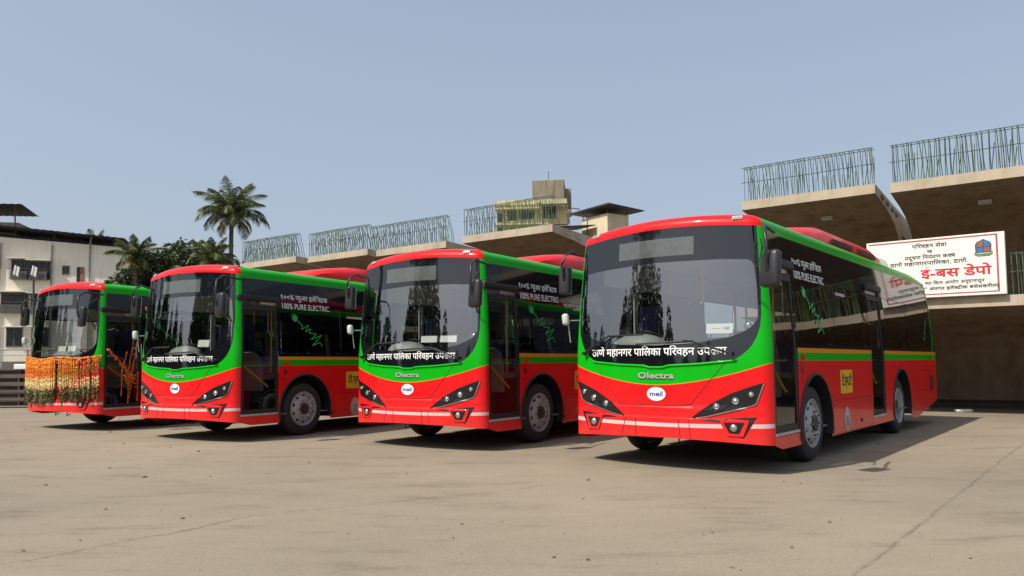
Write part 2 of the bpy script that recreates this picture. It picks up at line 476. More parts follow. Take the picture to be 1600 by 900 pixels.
# ================================================================== THE BUS  (x across, +x door side; y rearward; z up)
L = 8.92
PLAN = []                               # front plan curve for x >= 0: (X in units of half width, Y, nx, ny)
def _plan():
    pts = []
    xs = [i / 22 * 1.13 for i in range(23)]
    for x in xs: pts.append((x, -0.14 + 0.16 * (x / 1.13) ** 2))
    p0, p1, p2 = Vector((1.13, 0.02)), Vector((1.232, 0.05)), Vector((1.255, 0.135))
    for k in range(1, 11):
        t = k / 10; q = p0 * (1 - t) ** 2 + p1 * 2 * t * (1 - t) + p2 * t * t; pts.append((q.x, q.y))
    for i, (x, y) in enumerate(pts):
        a = Vector(pts[max(0, i - 1)]); b = Vector(pts[min(len(pts) - 1, i + 1)]); d = (b - a).normalized()
        if i == 0: d = Vector((1, 0))
        if i == len(pts) - 1: d = Vector((0, 1))
        PLAN.append((x / 1.255, y, d.y, -d.x))
_plan()
FRONT = [(-a, b, -c, d) for a, b, c, d in PLAN[:0:-1]] + PLAN
def hw(z): return 1.255 - 0.102 * max(0, min(1, (z - 1.35) / 1.35)) ** 1.3
def yplan(X):
    X = abs(X)
    return interp([(a, b) for a, b, _, _ in PLAN], X)
def yoff(z): return -0.035 * max(0, min(1, (0.60 - z) / 0.02)) - 0.012 * max(0, min(1, (0.72 - z) / 0.02)) * (1 if z > 0.60 else 0)
def lean(z): return 0.10 * max(0, min(1, (z - 1.2) / 1.5)) ** 1.2
def fpt(x, z, off=0.0):
    """point on the front skin at height z; off pushes it outwards"""
    h = hw(z); X = max(-1, min(1, x / h)); e = 1 - X ** 4
    return Vector((X * h, yplan(X) + lean(z) * (1 - 0.3 * X ** 4) + yoff(z) * e - off, z))
def fslot(c, z):
    X, Y, nx, ny = c; e = 1 - X ** 4
    return Vector((X * hw(z), Y + lean(z) * (1 - 0.3 * X ** 4) + yoff(z) * e, z))
def yend(z): return L - 0.38 * max(0, (z - 1.45) / 1.3) ** 1.5
def spt(y, z, sg=1, off=0.0):
    yy = y if y < 7 else 7 + (y - 7) * (yend(z) - 7) / (L - 7)
    if y < 0.60: yy += 0.7 * lean(z) * (0.60 - y) / 0.465
    return Vector((sg * (hw(z) + off), yy, z))
def frg(x): return 0.95 + 0.24 * (abs(x) / 1.25) ** 1.8                    # red/green border on the front
GB = [(0, 1.165), (0.10, 1.165), (0.14, 1.185), (0.5, 1.20), (0.9, 1.235), (1.0, 1.30), (1.08, 1.39), (1.14, 1.50), (1.175, 1.62), (1.195, 1.82), (1.203, 2.1), (1.206, 2.69)]
def fgb(x): return min(interp(GB, abs(x) * 1.255 / 1.255), fcap(x))
def fcap(x): return 2.69 + 0.07 * (1 - (abs(x) / 1.255) ** 2)
def gl_lo(x): return interp([(0, 1.405), (0.5, 1.425), (0.85, 1.48), (1.0, 1.535), (1.1, 1.595), (1.15, 1.68), (1.168, 2.0)], abs(x))
def gl_hi(x): return interp([(0, 2.365), (0.8, 2.345), (1.08, 2.325), (1.13, 2.30), (1.15, 2.26), (1.168, 2.0)], abs(x))
CAPROWS = [(0, 0), (0.0, 0.028), (0.010, 0.062), (0.035, 0.096), (0.085, 0.126), (0.20, 0.15)]
WHEEL_F, WHEEL_R = 1.53, 5.98

def band(bm, cols, lo, hi, nz, pt, mi):
    prev = None
    for c in cols:
        a, b = lo(c), hi(c)
        col = [bm.verts.new(pt(c, a + (b - a) * k / nz)) for k in range(nz + 1)] if b - a > 1e-5 else None
        if prev and col:
            for k in range(nz):
                bm.faces.new((prev[k], col[k], col[k + 1], prev[k + 1])).material_index = mi
        prev = col

def skirt(y, arch=True):
    b = 0.26 if y < 6.6 else 0.26 - 0.06 * min(1, (y - 6.6) / 0.3)
    if y > 7.1: b = 0.20 + (y - 7.1) / (L - 7.1) * 0.24
    if y < 0.35: b = 0.32 - 0.06 * max(0, (y - 0.1)) / 0.25
    if arch:
        for c, r in ((WHEEL_F, 0.585), (WHEEL_R, 0.60)):
            d = abs(y - c)
            if d < r: b = max(b, 0.46 + math.sqrt(max(0, r * r - d * d)) if d < r * 0.9999 else b)
    return b

def frange(a, b, st):
    k = max(1, round((b - a) / st)); return [a + (b - a) * i / k for i in range(k + 1)]

def side_cols(a, b):
    cs = set(frange(a, b, 0.12))
    for c, r in ((WHEEL_F, 0.585), (WHEEL_R, 0.60)):
        for k in range(33):
            q = c - r * math.cos(math.pi * k / 32)
            if a <= q <= b: cs.add(round(q, 5))
        for q in (c - r - 0.0005, c + r + 0.0005):
            if a < q < b: cs.add(q)
    return sorted(cs)

def build_body(root):
    bm = bmesh.new(); RED, GRN, ORG, WHT, BLK, TRM, SBK = range(7)
    xx = lambda c, z=1.0: c[0] * 1.255
    # ---- front skin
    fine = FRONT
    f = lambda fn: (lambda c: fn(c[0] * 1.255))
    bot = lambda x: 0.365 - 0.045 * (abs(x) / 1.255) ** 2
    st0 = lambda x: 0.487 + 0.016 * (abs(x) / 1.25) ** 2
    st1 = lambda x: 0.530 + 0.018 * (abs(x) / 1.25) ** 2
    band(bm, fine, f(bot), f(st0), 3, fslot, RED)
    band(bm, fine, f(st0), f(st1), 1, fslot, WHT)
    band(bm, fine, f(st1), f(lambda x: 0.58), 1, fslot, RED)
    band(bm, fine, f(lambda x: 0.58), f(lambda x: 0.602), 1, fslot, RED)
    band(bm, fine, f(lambda x: 0.602), f(lambda x: 0.70), 3, fslot, RED)
    band(bm, fine, f(lambda x: 0.70), f(lambda x: 0.722), 1, fslot, RED)
    band(bm, fine, f(lambda x: 0.722), f(frg), 6, fslot, RED)
    band(bm, fine, f(frg), f(lambda x: frg(x) + 0.008), 1, fslot, ORG)
    band(bm, fine, f(lambda x: frg(x) + 0.008), f(fgb), 8, fslot, GRN)
    gcols = [c for c in fine if abs(c[0] * 1.255) <= 1.1681]
    # black surround leaving the windscreen hole
    lo2 = lambda x: max(fgb(x), gl_lo(x)) if abs(x) < 1.1679 else fcap(x)
    band(bm, fine, f(fgb), f(lambda x: min(lo2(x), fcap(x))), 6, fslot, BLK)
    band(bm, gcols, f(gl_hi), f(fcap), 4, fslot, BLK)
    # ---- rounded roof edge (front red, sides green)
    def edge(c, k, z0):
        ins, dz = CAPROWS[k]; p = fslot(c, z0)
        return Vector((p.x - c[2] * ins, p.y - c[3] * ins, z0 + dz))
    rows = [[bm.verts.new(edge(c, k, fcap(c[0] * 1.255))) for c in fine] for k in range(len(CAPROWS))]
    for k in range(len(CAPROWS) - 1):
        for i in range(len(fine) - 1):
            bm.faces.new((rows[k][i], rows[k][i + 1], rows[k + 1][i + 1], rows[k + 1][i])).material_index = RED
    ys = [0.135, 0.4, 1, 2, 3, 4, 5, 6, 7, 7.6, 8.2, 8.6, L]
    for sg in (1, -1):
        prev = None
        for y in ys:
            col = []
            for ins, dz in CAPROWS:
                p = spt(y, 2.69, sg); drop = 0.0 if y < 7.6 else 0.16 * ((y - 7.6) / 1.32) ** 2
                col.append(bm.verts.new((p.x - sg * ins, p.y, 2.69 + dz - drop * (dz > 0) * dz / 0.15)))
            if prev:
                for k in range(len(col) - 1): bm.faces.new((prev[k], col[k], col[k + 1], prev[k + 1])).material_index = GRN
            prev = col
    # roof sheet
    xr = hw(2.69) - 0.2
    prev = [v.co.copy() for v in rows[-1]]
    pv = rows[-1]
    for y in [0.5, 1.2, 3, 5, 7, 7.6, 8.2, 8.6, L]:
        yy = spt(y, 2.69).y; drop = 0.0 if y < 7.6 else 0.16 * ((y - 7.6) / 1.32) ** 2
        cur = [bm.verts.new((c[0] * xr, yy, 2.84 + 0.07 * (1 - c[0] ** 2) - drop)) for c in fine]
        for i in range(len(fine) - 1): bm.faces.new((pv[i], pv[i + 1], cur[i + 1], cur[i])).material_index = GRN
        pv = cur
    # ---- sides
    for sg in (1, -1):
        doors = [(0.145, 0.905), (4.13, 4.885)] if sg > 0 else []
        spans = []; a = 0.135
        for d0, d1 in doors: spans.append((a, d0)); a = d1
        spans.append((a, L))
        P = lambda y, z: spt(y, z, sg)
        for a, b in spans:
            cols = side_cols(a, b)
            low = lambda y: skirt(y)
            if b - a > 0.1:
                band(bm, cols, low, lambda y: max(low(y), 0.55), 2, P, RED)
                band(bm, cols, lambda y: max(low(y), 0.55), lambda y: 1.215, 4, P, RED)
                band(bm, cols, lambda y: 1.215, lambda y: 1.312, 1, P, GRN)
                band(bm, cols, lambda y: 1.312, lambda y: 1.365, 1, P, ORG)
                wins = [(w0, w1) for w0, w1 in (WIN_L if sg > 0 else WIN_R) if w0 >= a - .01 and w1 <= b + .01]
                wz0, wz1 = 1.42, 2.20
                band(bm, cols, lambda y: 1.365, lambda y: wz0, 1, P, SBK)
                band(bm, cols, lambda y: wz1, lambda y: 2.64, 3, P, SBK)
                band(bm, cols, lambda y: 2.64, lambda y: 2.69, 1, P, GRN)
                q = a
                for w0, w1 in wins + [(b, b)]:
                    if w0 - q > 0.004: band(bm, [q, (q + w0) / 2, w0], lambda y: wz0, lambda y: wz1, 4, P, SBK)
                    q = w1
            else:
                band(bm, [a, b], low, lambda y: 1.19, 4, P, RED)
                band(bm, [a, b], lambda y: 1.19, lambda y: 2.69, 8, P, GRN)
        for d0, d1 in doors:
            cols = frange(d0, d1, 0.1)
            band(bm, cols, lambda y: skirt(y, False), lambda y: 0.40, 1, P, RED)
            band(bm, cols, lambda y: 2.27, lambda y: 2.64, 3, P, SBK)
            band(bm, cols, lambda y: 2.64, lambda y: 2.69, 1, P, GRN)
        # green outline sweeping up behind the last window
        bm2 = [(8.55, 1.365), (8.66, 1.50), (8.72, 1.8), (8.80, 2.3), (8.86, 2.6)]
        for (y0, z0), (y1, z1) in zip(bm2, bm2[1:]):
            q = [spt(y0, z0, sg, .004), spt(y0 + .10, z0, sg, .004), spt(y1 + .06, z1, sg, .004), spt(y1, z1, sg, .004)]
            bm.faces.new([bm.verts.new(p) for p in q]).material_index = GRN
        # wheel arch lips
        for c, r in ((WHEEL_F, 0.585), (WHEEL_R, 0.60)):
            pr = None
            for k in range(33):
                a = math.pi * (-0.09 + 1.18 * k / 32); cy, cz = math.cos(a), math.sin(a)
                z = 0.46 + r * cz
                ring = [bm.verts.new((sg * (1.257 + o), c - (r + w) * cy, 0.46 + (r + w) * cz)) for o, w in ((-0.25, -0.004), (0.016, -0.004), (0.018, 0.012), (0.004, 0.028))]
                if pr:
                    for j in range(3): bm.faces.new((pr[j], ring[j], ring[j + 1], pr[j + 1])).material_index = TRM
                pr = ring
    # ---- rear wall
    xs = [-1, -0.6, 0, 0.6, 1]; zs = [0.44, 0.8, 1.2, 1.45, 1.7, 2.0, 2.3, 2.55, 2.69]
    g = [[bm.verts.new((x * hw(z), yend(z), z)) for x in xs] for z in zs]
    g.append([bm.verts.new((x * xr, yend(2.69), 2.68 + 0.07 * (1 - x * x) + .0)) for x in xs])
    for i in range(len(g) - 1):
        for j in range(4): bm.faces.new((g[i][j], g[i][j + 1], g[i + 1][j + 1], g[i + 1][j])).material_index = RED if zs[min(i, 8)] < 1.4 or i >= 7 else BLK
    bmesh.ops.remove_doubles(bm, verts=bm.verts, dist=0.0008)
    return new_obj('body', bm, [M['red'], M['green'], M['orange'], M['white'], M['black'], M['trim'], M['blackside']], root, 28)

WIN_L = [(0.965, 2.40), (2.43, 4.08), (4.94, 6.62), (6.65, 8.45)]
WIN_R = [(0.30, 1.45), (1.50, 3.20), (3.23, 4.93), (4.96, 6.62), (6.65, 8.45)]

def fpatch(poly_lo, poly_hi, off, n=14, nz=3):
    """patch on the front skin between two x-monotone polylines of (x, z)"""
    bm = bmesh.new(); x0, x1 = poly_lo[0][0], poly_lo[-1][0]
    xs = sorted(set([x0 + (x1 - x0) * i / n for i in range(n + 1)] + [p[0] for p in poly_lo + poly_hi]))
    rows = []
    for x in xs:
        a, b = interp(poly_lo, x), interp(poly_hi, x)
        rows.append([bm.verts.new(fpt(x, a + (b - a) * k / nz, off)) for k in range(nz + 1)])
    for i in range(len(rows) - 1):
        for k in range(nz): bm.faces.new((rows[i][k], rows[i + 1][k], rows[i + 1][k + 1], rows[i][k + 1]))
    bmesh.ops.remove_doubles(bm, verts=bm.verts, dist=1e-5)
    return bm
def mirx(poly): return [(-x, z) for x, z in poly[::-1]]
def fline(bm, pts, w, off, n=10):
    """thin strip along a polyline on the front skin"""
    dense = []
    for (x0, z0), (x1, z1) in zip(pts, pts[1:]):
        for k in range(n): dense.append((x0 + (x1 - x0) * k / n, z0 + (z1 - z0) * k / n))
    dense.append(pts[-1]); prev = None
    for i, (x, z) in enumerate(dense):
        a = dense[max(0, i - 1)]; b = dense[min(len(dense) - 1, i + 1)]
        d = Vector((b[0] - a[0], b[1] - a[1])); d.normalize(); nx, nz = -d.y * w / 2, d.x * w / 2
        cur = [bm.verts.new(fpt(x + nx, z + nz, off)), bm.verts.new(fpt(x - nx, z - nz, off))]
        if prev: bm.faces.new((prev[0], cur[0], cur[1], prev[1]))
        prev = cur

def disc(bm, place, cx, cz, rx, rz, n=28, mi=0):
    c = bm.verts.new(place(cx, cz)); ring = [bm.verts.new(place(cx + rx * math.cos(2 * math.pi * k / n), cz + rz * math.sin(2 * math.pi * k / n))) for k in range(n)]
    for k in range(n): bm.faces.new((c, ring[k], ring[(k + 1) % n])).material_index = mi
def ring2(bm, place, cx, cz, r0, r1, n=32, mi=0, sx=1.0):
    a = [bm.verts.new(place(cx + r0 * sx * math.cos(2 * math.pi * k / n), cz + r0 * math.sin(2 * math.pi * k / n))) for k in range(n)]
    b = [bm.verts.new(place(cx + r1 * sx * math.cos(2 * math.pi * k / n), cz + r1 * math.sin(2 * math.pi * k / n))) for k in range(n)]
    for k in range(n): bm.faces.new((a[k], a[(k + 1) % n], b[(k + 1) % n], b[k])).material_index = mi

def wheel(root, x, y, sg, rear):
    w = empty('wheel'); w.parent = root; w.location = (sg * x, y, 0.46)
    bm = bmesh.new()
    lathe_x(bm, [(-0.26, 0.29), (-0.265, 0.36), (-0.25, 0.43), (-0.20, 0.456), (-0.13, 0.46), (-0.06, 0.456), (-0.02, 0.435), (0.0, 0.385), (0.004, 0.345), (-0.004, 0.31), (-0.03, 0.288)], 56, sg)
    for k in range(56):
        pass
    for xx in (-0.09, -0.13, -0.17):
        lathe_x(bm, [(xx - .006, 0.4595), (xx - .006, 0.4612), (xx + .006, 0.4612), (xx + .006, 0.4595)], 56, sg)
    new_obj('tyre', bm, M['tyre'], w, 35)
    bm = bmesh.new()
    if rear: prof = [(-0.03, 0.292), (-0.004, 0.298), (0.002, 0.285), (-0.03, 0.268), (-0.10, 0.255), (-0.14, 0.235), (-0.15, 0.20), (-0.145, 0.14), (-0.14, 0.10), (-0.05, 0.09), (-0.045, 0.0)]
    else: prof = [(-0.03, 0.292), (-0.004, 0.298), (0.002, 0.286), (-0.035, 0.268), (-0.040, 0.255), (-0.010, 0.215), (0.018, 0.175), (0.022, 0.12), (0.012, 0.105), (0.012, 0.0)]
    lathe_x(bm, prof, 48, sg)
    new_obj('rim', bm, M['rim'], w, 30)
    bm = bmesh.new()
    hr, hx = (0.205, -0.147) if rear else (0.232, -0.020)
    for k in range(10):
        a = 2 * math.pi * (k + .5) / 10; c = Vector((sg * (hx + 0.006), hr * math.cos(a), hr * math.sin(a)))
        t = Vector((0, -math.sin(a), math.cos(a))); rr = Vector((sg * (-0.25 if not rear else 0), math.cos(a), math.sin(a))).normalized()
        rr = Vector((sg * (-0.75 if not rear else 0.0), math.cos(a), math.sin(a))).normalized()
        vs = [bm.verts.new(c + t * 0.030 * math.cos(q * math.pi / 6) + rr * 0.020 * math.sin(q * math.pi / 6)) for q in range(12)]
        bm.faces.new(vs)
    new_obj('hand_holes', bm, M['under'], w)
    bm = bmesh.new()
    bx, br = (-0.14, 0.125) if rear else (0.022, 0.147)
    for k in range(10):
        a = 2 * math.pi * k / 10; c = Vector((sg * bx, br * math.cos(a), br * math.sin(a)))
        tube(bm, [c, c + Vector((sg * 0.028, 0, 0))], [0.014, 0.011], 6)
    new_obj('wheel_nuts', bm, M['chrome'], w)
    bm = bmesh.new()
    if rear: lathe_x(bm, [(-0.13, 0.092), (-0.04, 0.088), (-0.03, 0.07), (-0.03, 0.0)], 24, sg)
    else: lathe_x(bm, [(0.014, 0.098), (0.035, 0.092), (0.05, 0.06), (0.052, 0.0)], 24, sg)
    new_obj('hub_cap', bm, M['hub'], w, 30)
    return w

def door(root, name, d0, d1, z0, z1, bar):
    r = empty(name); r.parent = root
    bm = bmesh.new(); t = 0.055; m = (d0 + d1) / 2
    def q(y0, y1, a, b): 
        for sub in ((a, (a + b) / 2), ((a + b) / 2, b)):
            vs = []
            for y in (y0, y1):
                for z in sub:
                    vs += [bm.verts.new(spt(y, z, 1, -0.035)), bm.verts.new(spt(y, z, 1, -0.006))]
            for f in ((0, 1, 3, 2), (4, 6, 7, 5), (0, 4, 5, 1), (2, 3, 7, 6), (0, 2, 6, 4), (1, 5, 7, 3)): bm.faces.new([vs[i] for i in f])
    q(d0 + .004, d0 + t, z0, z1); q(d1 - t, d1 - .004, z0, z1)
    q(d0 + t, d1 - t, z0, z0 + 0.07); q(d0 + t, d1 - t, z1 - 0.07, z1)
    new_obj('door_frame', bm, M['trim'], r)
    bm = bmesh.new()
    band(bm, [d0 + t, m, d1 - t], lambda y: z0 + .07, lambda y: z1 - .07, 5, lambda y, z: spt(y, z, 1, -0.02), 0)
    new_obj('door_glass', bm, M['clear'], r, 0 or 60)
    bm = bmesh.new()
    (a, b), (c, d) = bar
    tube(bm, [(1.17, a, b), (1.15, a + .02, b - .03), (1.15, c - .02, d + .03), (1.17, c, d)], 0.017, 8)
    new_obj('grab_bar', bm, M['bar'], r, 50)
    bm = bmesh.new(); tube(bm, [(1.15, d0 + .08, 1.22), (1.15, d1 - .08, 1.22)], 0.010, 6)
    tube(bm, [(1.15, d1 - .14, 1.75), (1.15, d1 - .14, 2.1)], 0.008, 6)
    new_obj('cross_rail', bm, M['sill'], r)
    bm = rbox(1.235, 1.262, d0, d1, z0 - 0.035, z0 - 0.003, 0.006, 1)
    new_obj('door_sill', bm, M['sill'], r)
    bm = rbox(hw(2.33) - 0.02, hw(2.33) + 0.055, d0 - 0.06, d1 + 0.02, z1 + 0.065, z1 + 0.165, 0.022, 2)
    new_obj('door_header', bm, M['trim'], r, 40)

def mirror_arm(pts, r=0.017):
    bm = bmesh.new(); tube(bm, pts, r, 8); return bm

def add_text(name, parent, tokens, x0, x1, z0, h, place, m, bold=0.012, face=None):
    bm, _ = lettering(tokens, bold)
    fit_text(bm, x0, x1, z0, h, place)
    if face: orient(bm, face)
    return new_obj(name, bm, m, parent, recalc=False)

def build_bus():
    root = empty('bus')
    build_body(root)
    F = (0, -1, 0); SD = (1, 0, 0)
    # ---- windscreen and display
    bm = bmesh.new()
    gc = [c for c in FRONT if abs(c[0] * 1.255) <= 1.1681]
    band(bm, gc, lambda c: gl_lo(c[0] * 1.255), lambda c: gl_hi(c[0] * 1.255), 10, fslot, 0)
    new_obj('windscreen', bm, M['screen'], root, 180)
    bm = fpatch([(-0.53, 2.435), (0.0, 2.435), (0.45, 2.425)], [(-0.53, 2.645), (0, 2.645), (0.45, 2.635)], 0.004, 10, 3)
    new_obj('destination_display', bm, M['display'], root)
    # white bonnet crest light line under the black band
    # ---- front shut lines
    bm = bmesh.new()
    fline(bm, [(-0.89, 1.215), (-0.52, 0.74)], 0.006, 0.003); fline(bm, [(0.80, 1.205), (0.42, 0.75)], 0.006, 0.003)
    fline(bm, [(-0.52, 0.74), (-0.40, 0.725), (0.30, 0.725), (0.42, 0.75)], 0.007, 0.004)
    for x0, x1 in ((-0.40, -0.46), (-0.26, -0.26), (0.40, 0.42), (0.28, 0.30)):
        fline(bm, [(x0, 0.575), (x1, 0.365)], 0.007 if x0 != 0.40 else 0.005, 0.003, 4)
    new_obj('shut_lines', bm, M['line'], root)
    bm = bmesh.new(); q = [-0.92 + 1.84 * k / 46 for k in range(47)]
    tube(bm, [fpt(x, fgb(x) - 0.012, 0.002) for x in q], 0.014, 8)
    new_obj('bonnet_lip', bm, M['green'], root, 60)
    # ---- headlights
    up = [(0.42, 0.592), (0.62, 0.745), (0.86, 0.872), (1.06, 0.945), (1.185, 0.985)]
    lo = [(0.42, 0.588), (0.60, 0.615), (0.82, 0.672), (1.06, 0.735), (1.11, 0.76), (1.185, 0.975)]
    for sg in (1, -1):
        a, b = (lo, up) if sg > 0 else (mirx(lo), mirx(up))
        hl = new_obj('headlight', fpatch(a, b, 0.008, 16, 4), M['lampblack'], root)
        bm = bmesh.new(); fline(bm, a, 0.010, 0.012, 6)
        new_obj('headlight_trim', bm, M['chrome'], hl)
        for x, z, r in ((0.70, 0.727, 0.031), (0.90, 0.787, 0.033), (1.06, 0.86, 0.025)):
            bm = bmesh.new(); c = fpt(sg * x, z, 0.004)
            ax = Vector((sg * 0.28 * (x / 1.0), -1, 0)).normalized(); rt = ax.cross(Vector((0, 0, 1))).normalized(); u = Vector((0, 0, 1))
            rings = []
            for d, q in ((0.004, 1.15), (0.022, 1.12), (0.024, 0.95), (0.015, 0.88), (0.026, 0.55), (0.032, 0.02)):
                rings.append([bm.verts.new(c + ax * d + (rt * math.cos(t * math.pi / 10) + u * math.sin(t * math.pi / 10)) * r * q) for t in range(20)])
            for i in range(len(rings) - 1):
                for t in range(20): bm.faces.new((rings[i][t], rings[i][(t + 1) % 20], rings[i + 1][(t + 1) % 20], rings[i + 1][t]))
            new_obj('lamp_lens', bm, M['lens'], hl, 40)
        # fog lamp: dark bracket, red frame, dark pocket, lens
        A = [(0.54, 0.578), (0.76, 0.562), (0.83, 0.424), (0.98, 0.396), (1.11, 0.614)]; B = [(0.54, 0.582), (0.85, 0.602), (1.11, 0.619)]
        A2 = [(0.742, 0.572), (0.812, 0.414), (0.978, 0.410), (1.040, 0.578)]; B2 = [(0.742, 0.576), (1.040, 0.584)]
        A3 = [(0.785, 0.553), (0.84, 0.445), (0.94, 0.442), (0.992, 0.556)]; B3 = [(0.785, 0.557), (0.992, 0.560)]
        z = (lambda p: p) if sg > 0 else mirx
        fg = new_obj('fog_lamp', fpatch(z(A), z(B), 0.006, 12, 3), M['lampblack'], root)
        new_obj('fog_lamp_frame', fpatch(z(A2), z(B2), 0.011, 8, 2), M['red'], fg)
        new_obj('fog_lamp_pocket', fpatch(z(A3), z(B3), 0.015, 8, 2), M['lampblack'], fg)
        bm = bmesh.new(); c = fpt(sg * 0.885, 0.502, 0.012)
        mt = Matrix.Translation(c) @ Matrix.Diagonal((0.042, 0.030, 0.044, 1))
        bmesh.ops.create_uvsphere(bm, u_segments=20, v_segments=10, radius=1, matrix=mt)
        new_obj('lamp_lens', bm, M['lens'], fg, 60)
        # marker lamp on the roof edge
        ml = rbox(-0.055, 0.055, -0.012, 0.012, -0.022, 0.022, 0.006, 1)
        o = new_obj('marker_lamp', ml, M['cream'], root); c = fpt(sg * 0.92, fcap(0.92), 0.0)
        o.location = (c.x, c.y + 0.012, fcap(0.92) + 0.075); o.rotation_euler = (R(-28), 0, sg * R(17))
        bm = rbox(-0.042, 0.042, -0.018, 0.0, -0.012, 0.012, 0.004, 1)
        s = new_obj('lamp_lens', bm, M['lens'], o)
    # ---- wipers
    for pts, blade in (([(-1.05, 1.33), (-0.66, 1.52), (-0.62, 1.535)], [(-0.66, 1.53), (-0.15, 1.535)]), ([(0.88, 1.30), (0.46, 1.44), (0.36, 1.455)], [(0.44, 1.45), (-0.25, 1.425)])):
        w = empty('wiper'); w.parent = root
        bm = bmesh.new(); tube(bm, [fpt(x, z, 0.05) for x, z in pts], [0.014, 0.010, 0.008], 6); tube(bm, [fpt(pts[0][0], pts[0][1], 0.0), fpt(pts[0][0], pts[0][1], 0.065)], 0.022, 8)
        new_obj('wiper_arm', bm, M['trim'], w)
        bm = bmesh.new(); (x0, z0), (x1, z1) = blade
        pr = None
        tube(bm, [fpt(x0 + (x1 - x0) * k / 8, z0 + (z1 - z0) * k / 8, 0.028) for k in range(9)], 0.011, 5)
        new_obj('wiper_blade', bm, M['trim'], w)
    # ---- mirrors
    m = new_obj('mirror', rbox(-0.11, 0.11, -0.055, 0.055, -0.19, 0.19, 0.05, 3), M['plastic'], root, 50, (1.46, -0.42, 2.14)); m.rotation_euler = (R(-4), 0, R(-14))
    new_obj('mirror_glass', rbox(-0.085, 0.085, 0.050, 0.058, -0.165, 0.165, 0.003, 1), M['chrome'], m)
    bm = mirror_arm([(0.0, -0.06, 0.0), (0.0, -0.085, 0.06), (0.02, -0.11, 0.24), (-0.02, -0.08, 0.38), (-0.12, 0.05, 0.47), (-0.24, 0.40, 0.47)])
    tube(bm, [(0, -0.06, 0.02), (0.0, -0.04, -0.02)], 0.03, 8)
    new_obj('mirror_arm', bm, M['plastic'], m, 60)
    bm = mirror_arm([(1.20, 0.02, 2.52), (1.30, -0.20, 2.40), (1.24, -0.20, 2.2), (1.16, 0.02, 1.92)], 0.012)
    new_obj('mirror_stay', bm, M['trim'], root)
    m = new_obj('mirror', rbox(-0.075, 0.075, -0.05, 0.05, -0.19, 0.19, 0.04, 3), M['plastic'], root, 50, (-1.37, 0.02, 2.27)); m.rotation_euler = (R(-4), 0, R(16))
    new_obj('mirror_glass', rbox(-0.08, 0.08, 0.046, 0.053, -0.17, 0.17, 0.003, 1), M['chrome'], m)
    bm = mirror_arm([(0.0, -0.055, 0.0), (0.0, -0.08, 0.06), (-0.01, -0.09, 0.20), (0.03, -0.06, 0.32), (0.10, 0.0, 0.37), (0.19, 0.10, 0.33)])
    new_obj('mirror_arm', bm, M['plastic'], m, 60)
    m = new_obj('driver_mirror', rbox(-0.045, 0.045, -0.045, 0.045, -0.075, 0.075, 0.035, 3), M['mirrorwhite'], root, 50, (-1.37, 0.03, 1.77)); m.rotation_euler = (0, R(-6), R(20))
    bm = bmesh.new(); tube(bm, [(0.05, 0.02, -0.02), (0.20, 0.16, -0.03)], 0.008, 6); tube(bm, [(0.02, 0.02, -0.07), (0.02, 0.04, -0.30)], 0.006, 6)
    new_obj('mirror_arm', bm, M['sill'], m)
    # ---- side glazing
    for sg, wins in ((1, WIN_L), (-1, WIN_R)):
        for k, (a, b) in enumerate(wins):
            bm = bmesh.new()
            band(bm, frange(a + .006, b - .006, 0.2), lambda y: 1.426, lambda y: 2.194, 5, lambda y, z: spt(y, z, sg, -0.003), 0)
            new_obj('side_window', bm, M['tint' if sg > 0 else 'clear' if k == 0 else 'tintr'], root, 180)
    # ---- doors
    door(root, 'front_door', 0.145, 0.905, 0.44, 2.27 - 0.07, ((0.22, 1.27), (0.76, 0.86)))
    door(root, 'rear_door', 4.13, 4.885, 0.40, 2.27 - 0.07, ((4.26, 1.26), (4.72, 0.86)))
    # ---- roof unit
    bm = bmesh.new(); prof = [(2.15, 2.90), (2.35, 3.02), (2.75, 3.10), (3.25, 3.17), (3.5, 3.18), (6.2, 3.18), (6.5, 3.12), (6.7, 2.90)]
    W = [(-0.88, 0.0), (-0.86, 0.55), (-0.76, 0.9), (-0.5, 1.0), (0.5, 1.0), (0.76, 0.9), (0.86, 0.55), (0.88, 0.0)]
    rows = [[bm.verts.new((x * (0.88 + 0.12 * min(1, (y - 2.15) / 0.5)), y, 2.84 + (z - 2.84) * h)) for x, h in W] for y, z in prof]
    for i in range(len(rows) - 1):
        for k in range(len(W) - 1): bm.faces.new((rows[i][k], rows[i][k + 1], rows[i + 1][k + 1], rows[i + 1][k]))
    bm.faces.new(rows[0]); bm.faces.new(rows[-1][::-1])
    ac = new_obj('roof_air_conditioner', bm, M['red'], root, 40)
    for sg in (1, -1):
        for k in range(2):
            bm = bmesh.new(); box(bm, *sorted((sg * 0.868, sg * 0.885)), 3.7 + k * 1.35, 4.75 + k * 1.35, 2.95, 3.02); new_obj('vent_grille', bm, M['trim'], ac)
    # ---- underbody and inner wheel boxes
    bm = bmesh.new()
    for a, b in ((0.12, 0.90), (2.16, 5.34), (6.62, 8.7)): box(bm, -1.2, 1.2, a, b, 0.34, 0.385)
    for a, b in ((0.90, 2.16), (5.34, 6.62)):
        box(bm, -0.85, 0.85, a, b, 0.30, 0.385)
        for s in (-1, 1):
            box(bm, min(s * 0.85, s * 0.87), max(s * 0.85, s * 0.87), a, b, 0.25, 1.08)
            box(bm, min(s * 0.87, s * 1.235), max(s * 0.87, s * 1.235), a, b, 1.06, 1.085)
            for y in (a, b): box(bm, min(s * 0.87, s * 1.235), max(s * 0.87, s * 1.235), y - 0.012, y + 0.012, 0.30, 1.06)
    for y in (WHEEL_F, WHEEL_R): tube(bm, [(-1.0, y, 0.46), (1.0, y, 0.46)], 0.07, 10)
    for x, y in ((0.15, 0.1), (-0.25, 0.1)): tube(bm, [(x, y, 0.36), (x + .02, y - .03, 0.27), (x + .1, y, 0.30)], 0.010, 5)
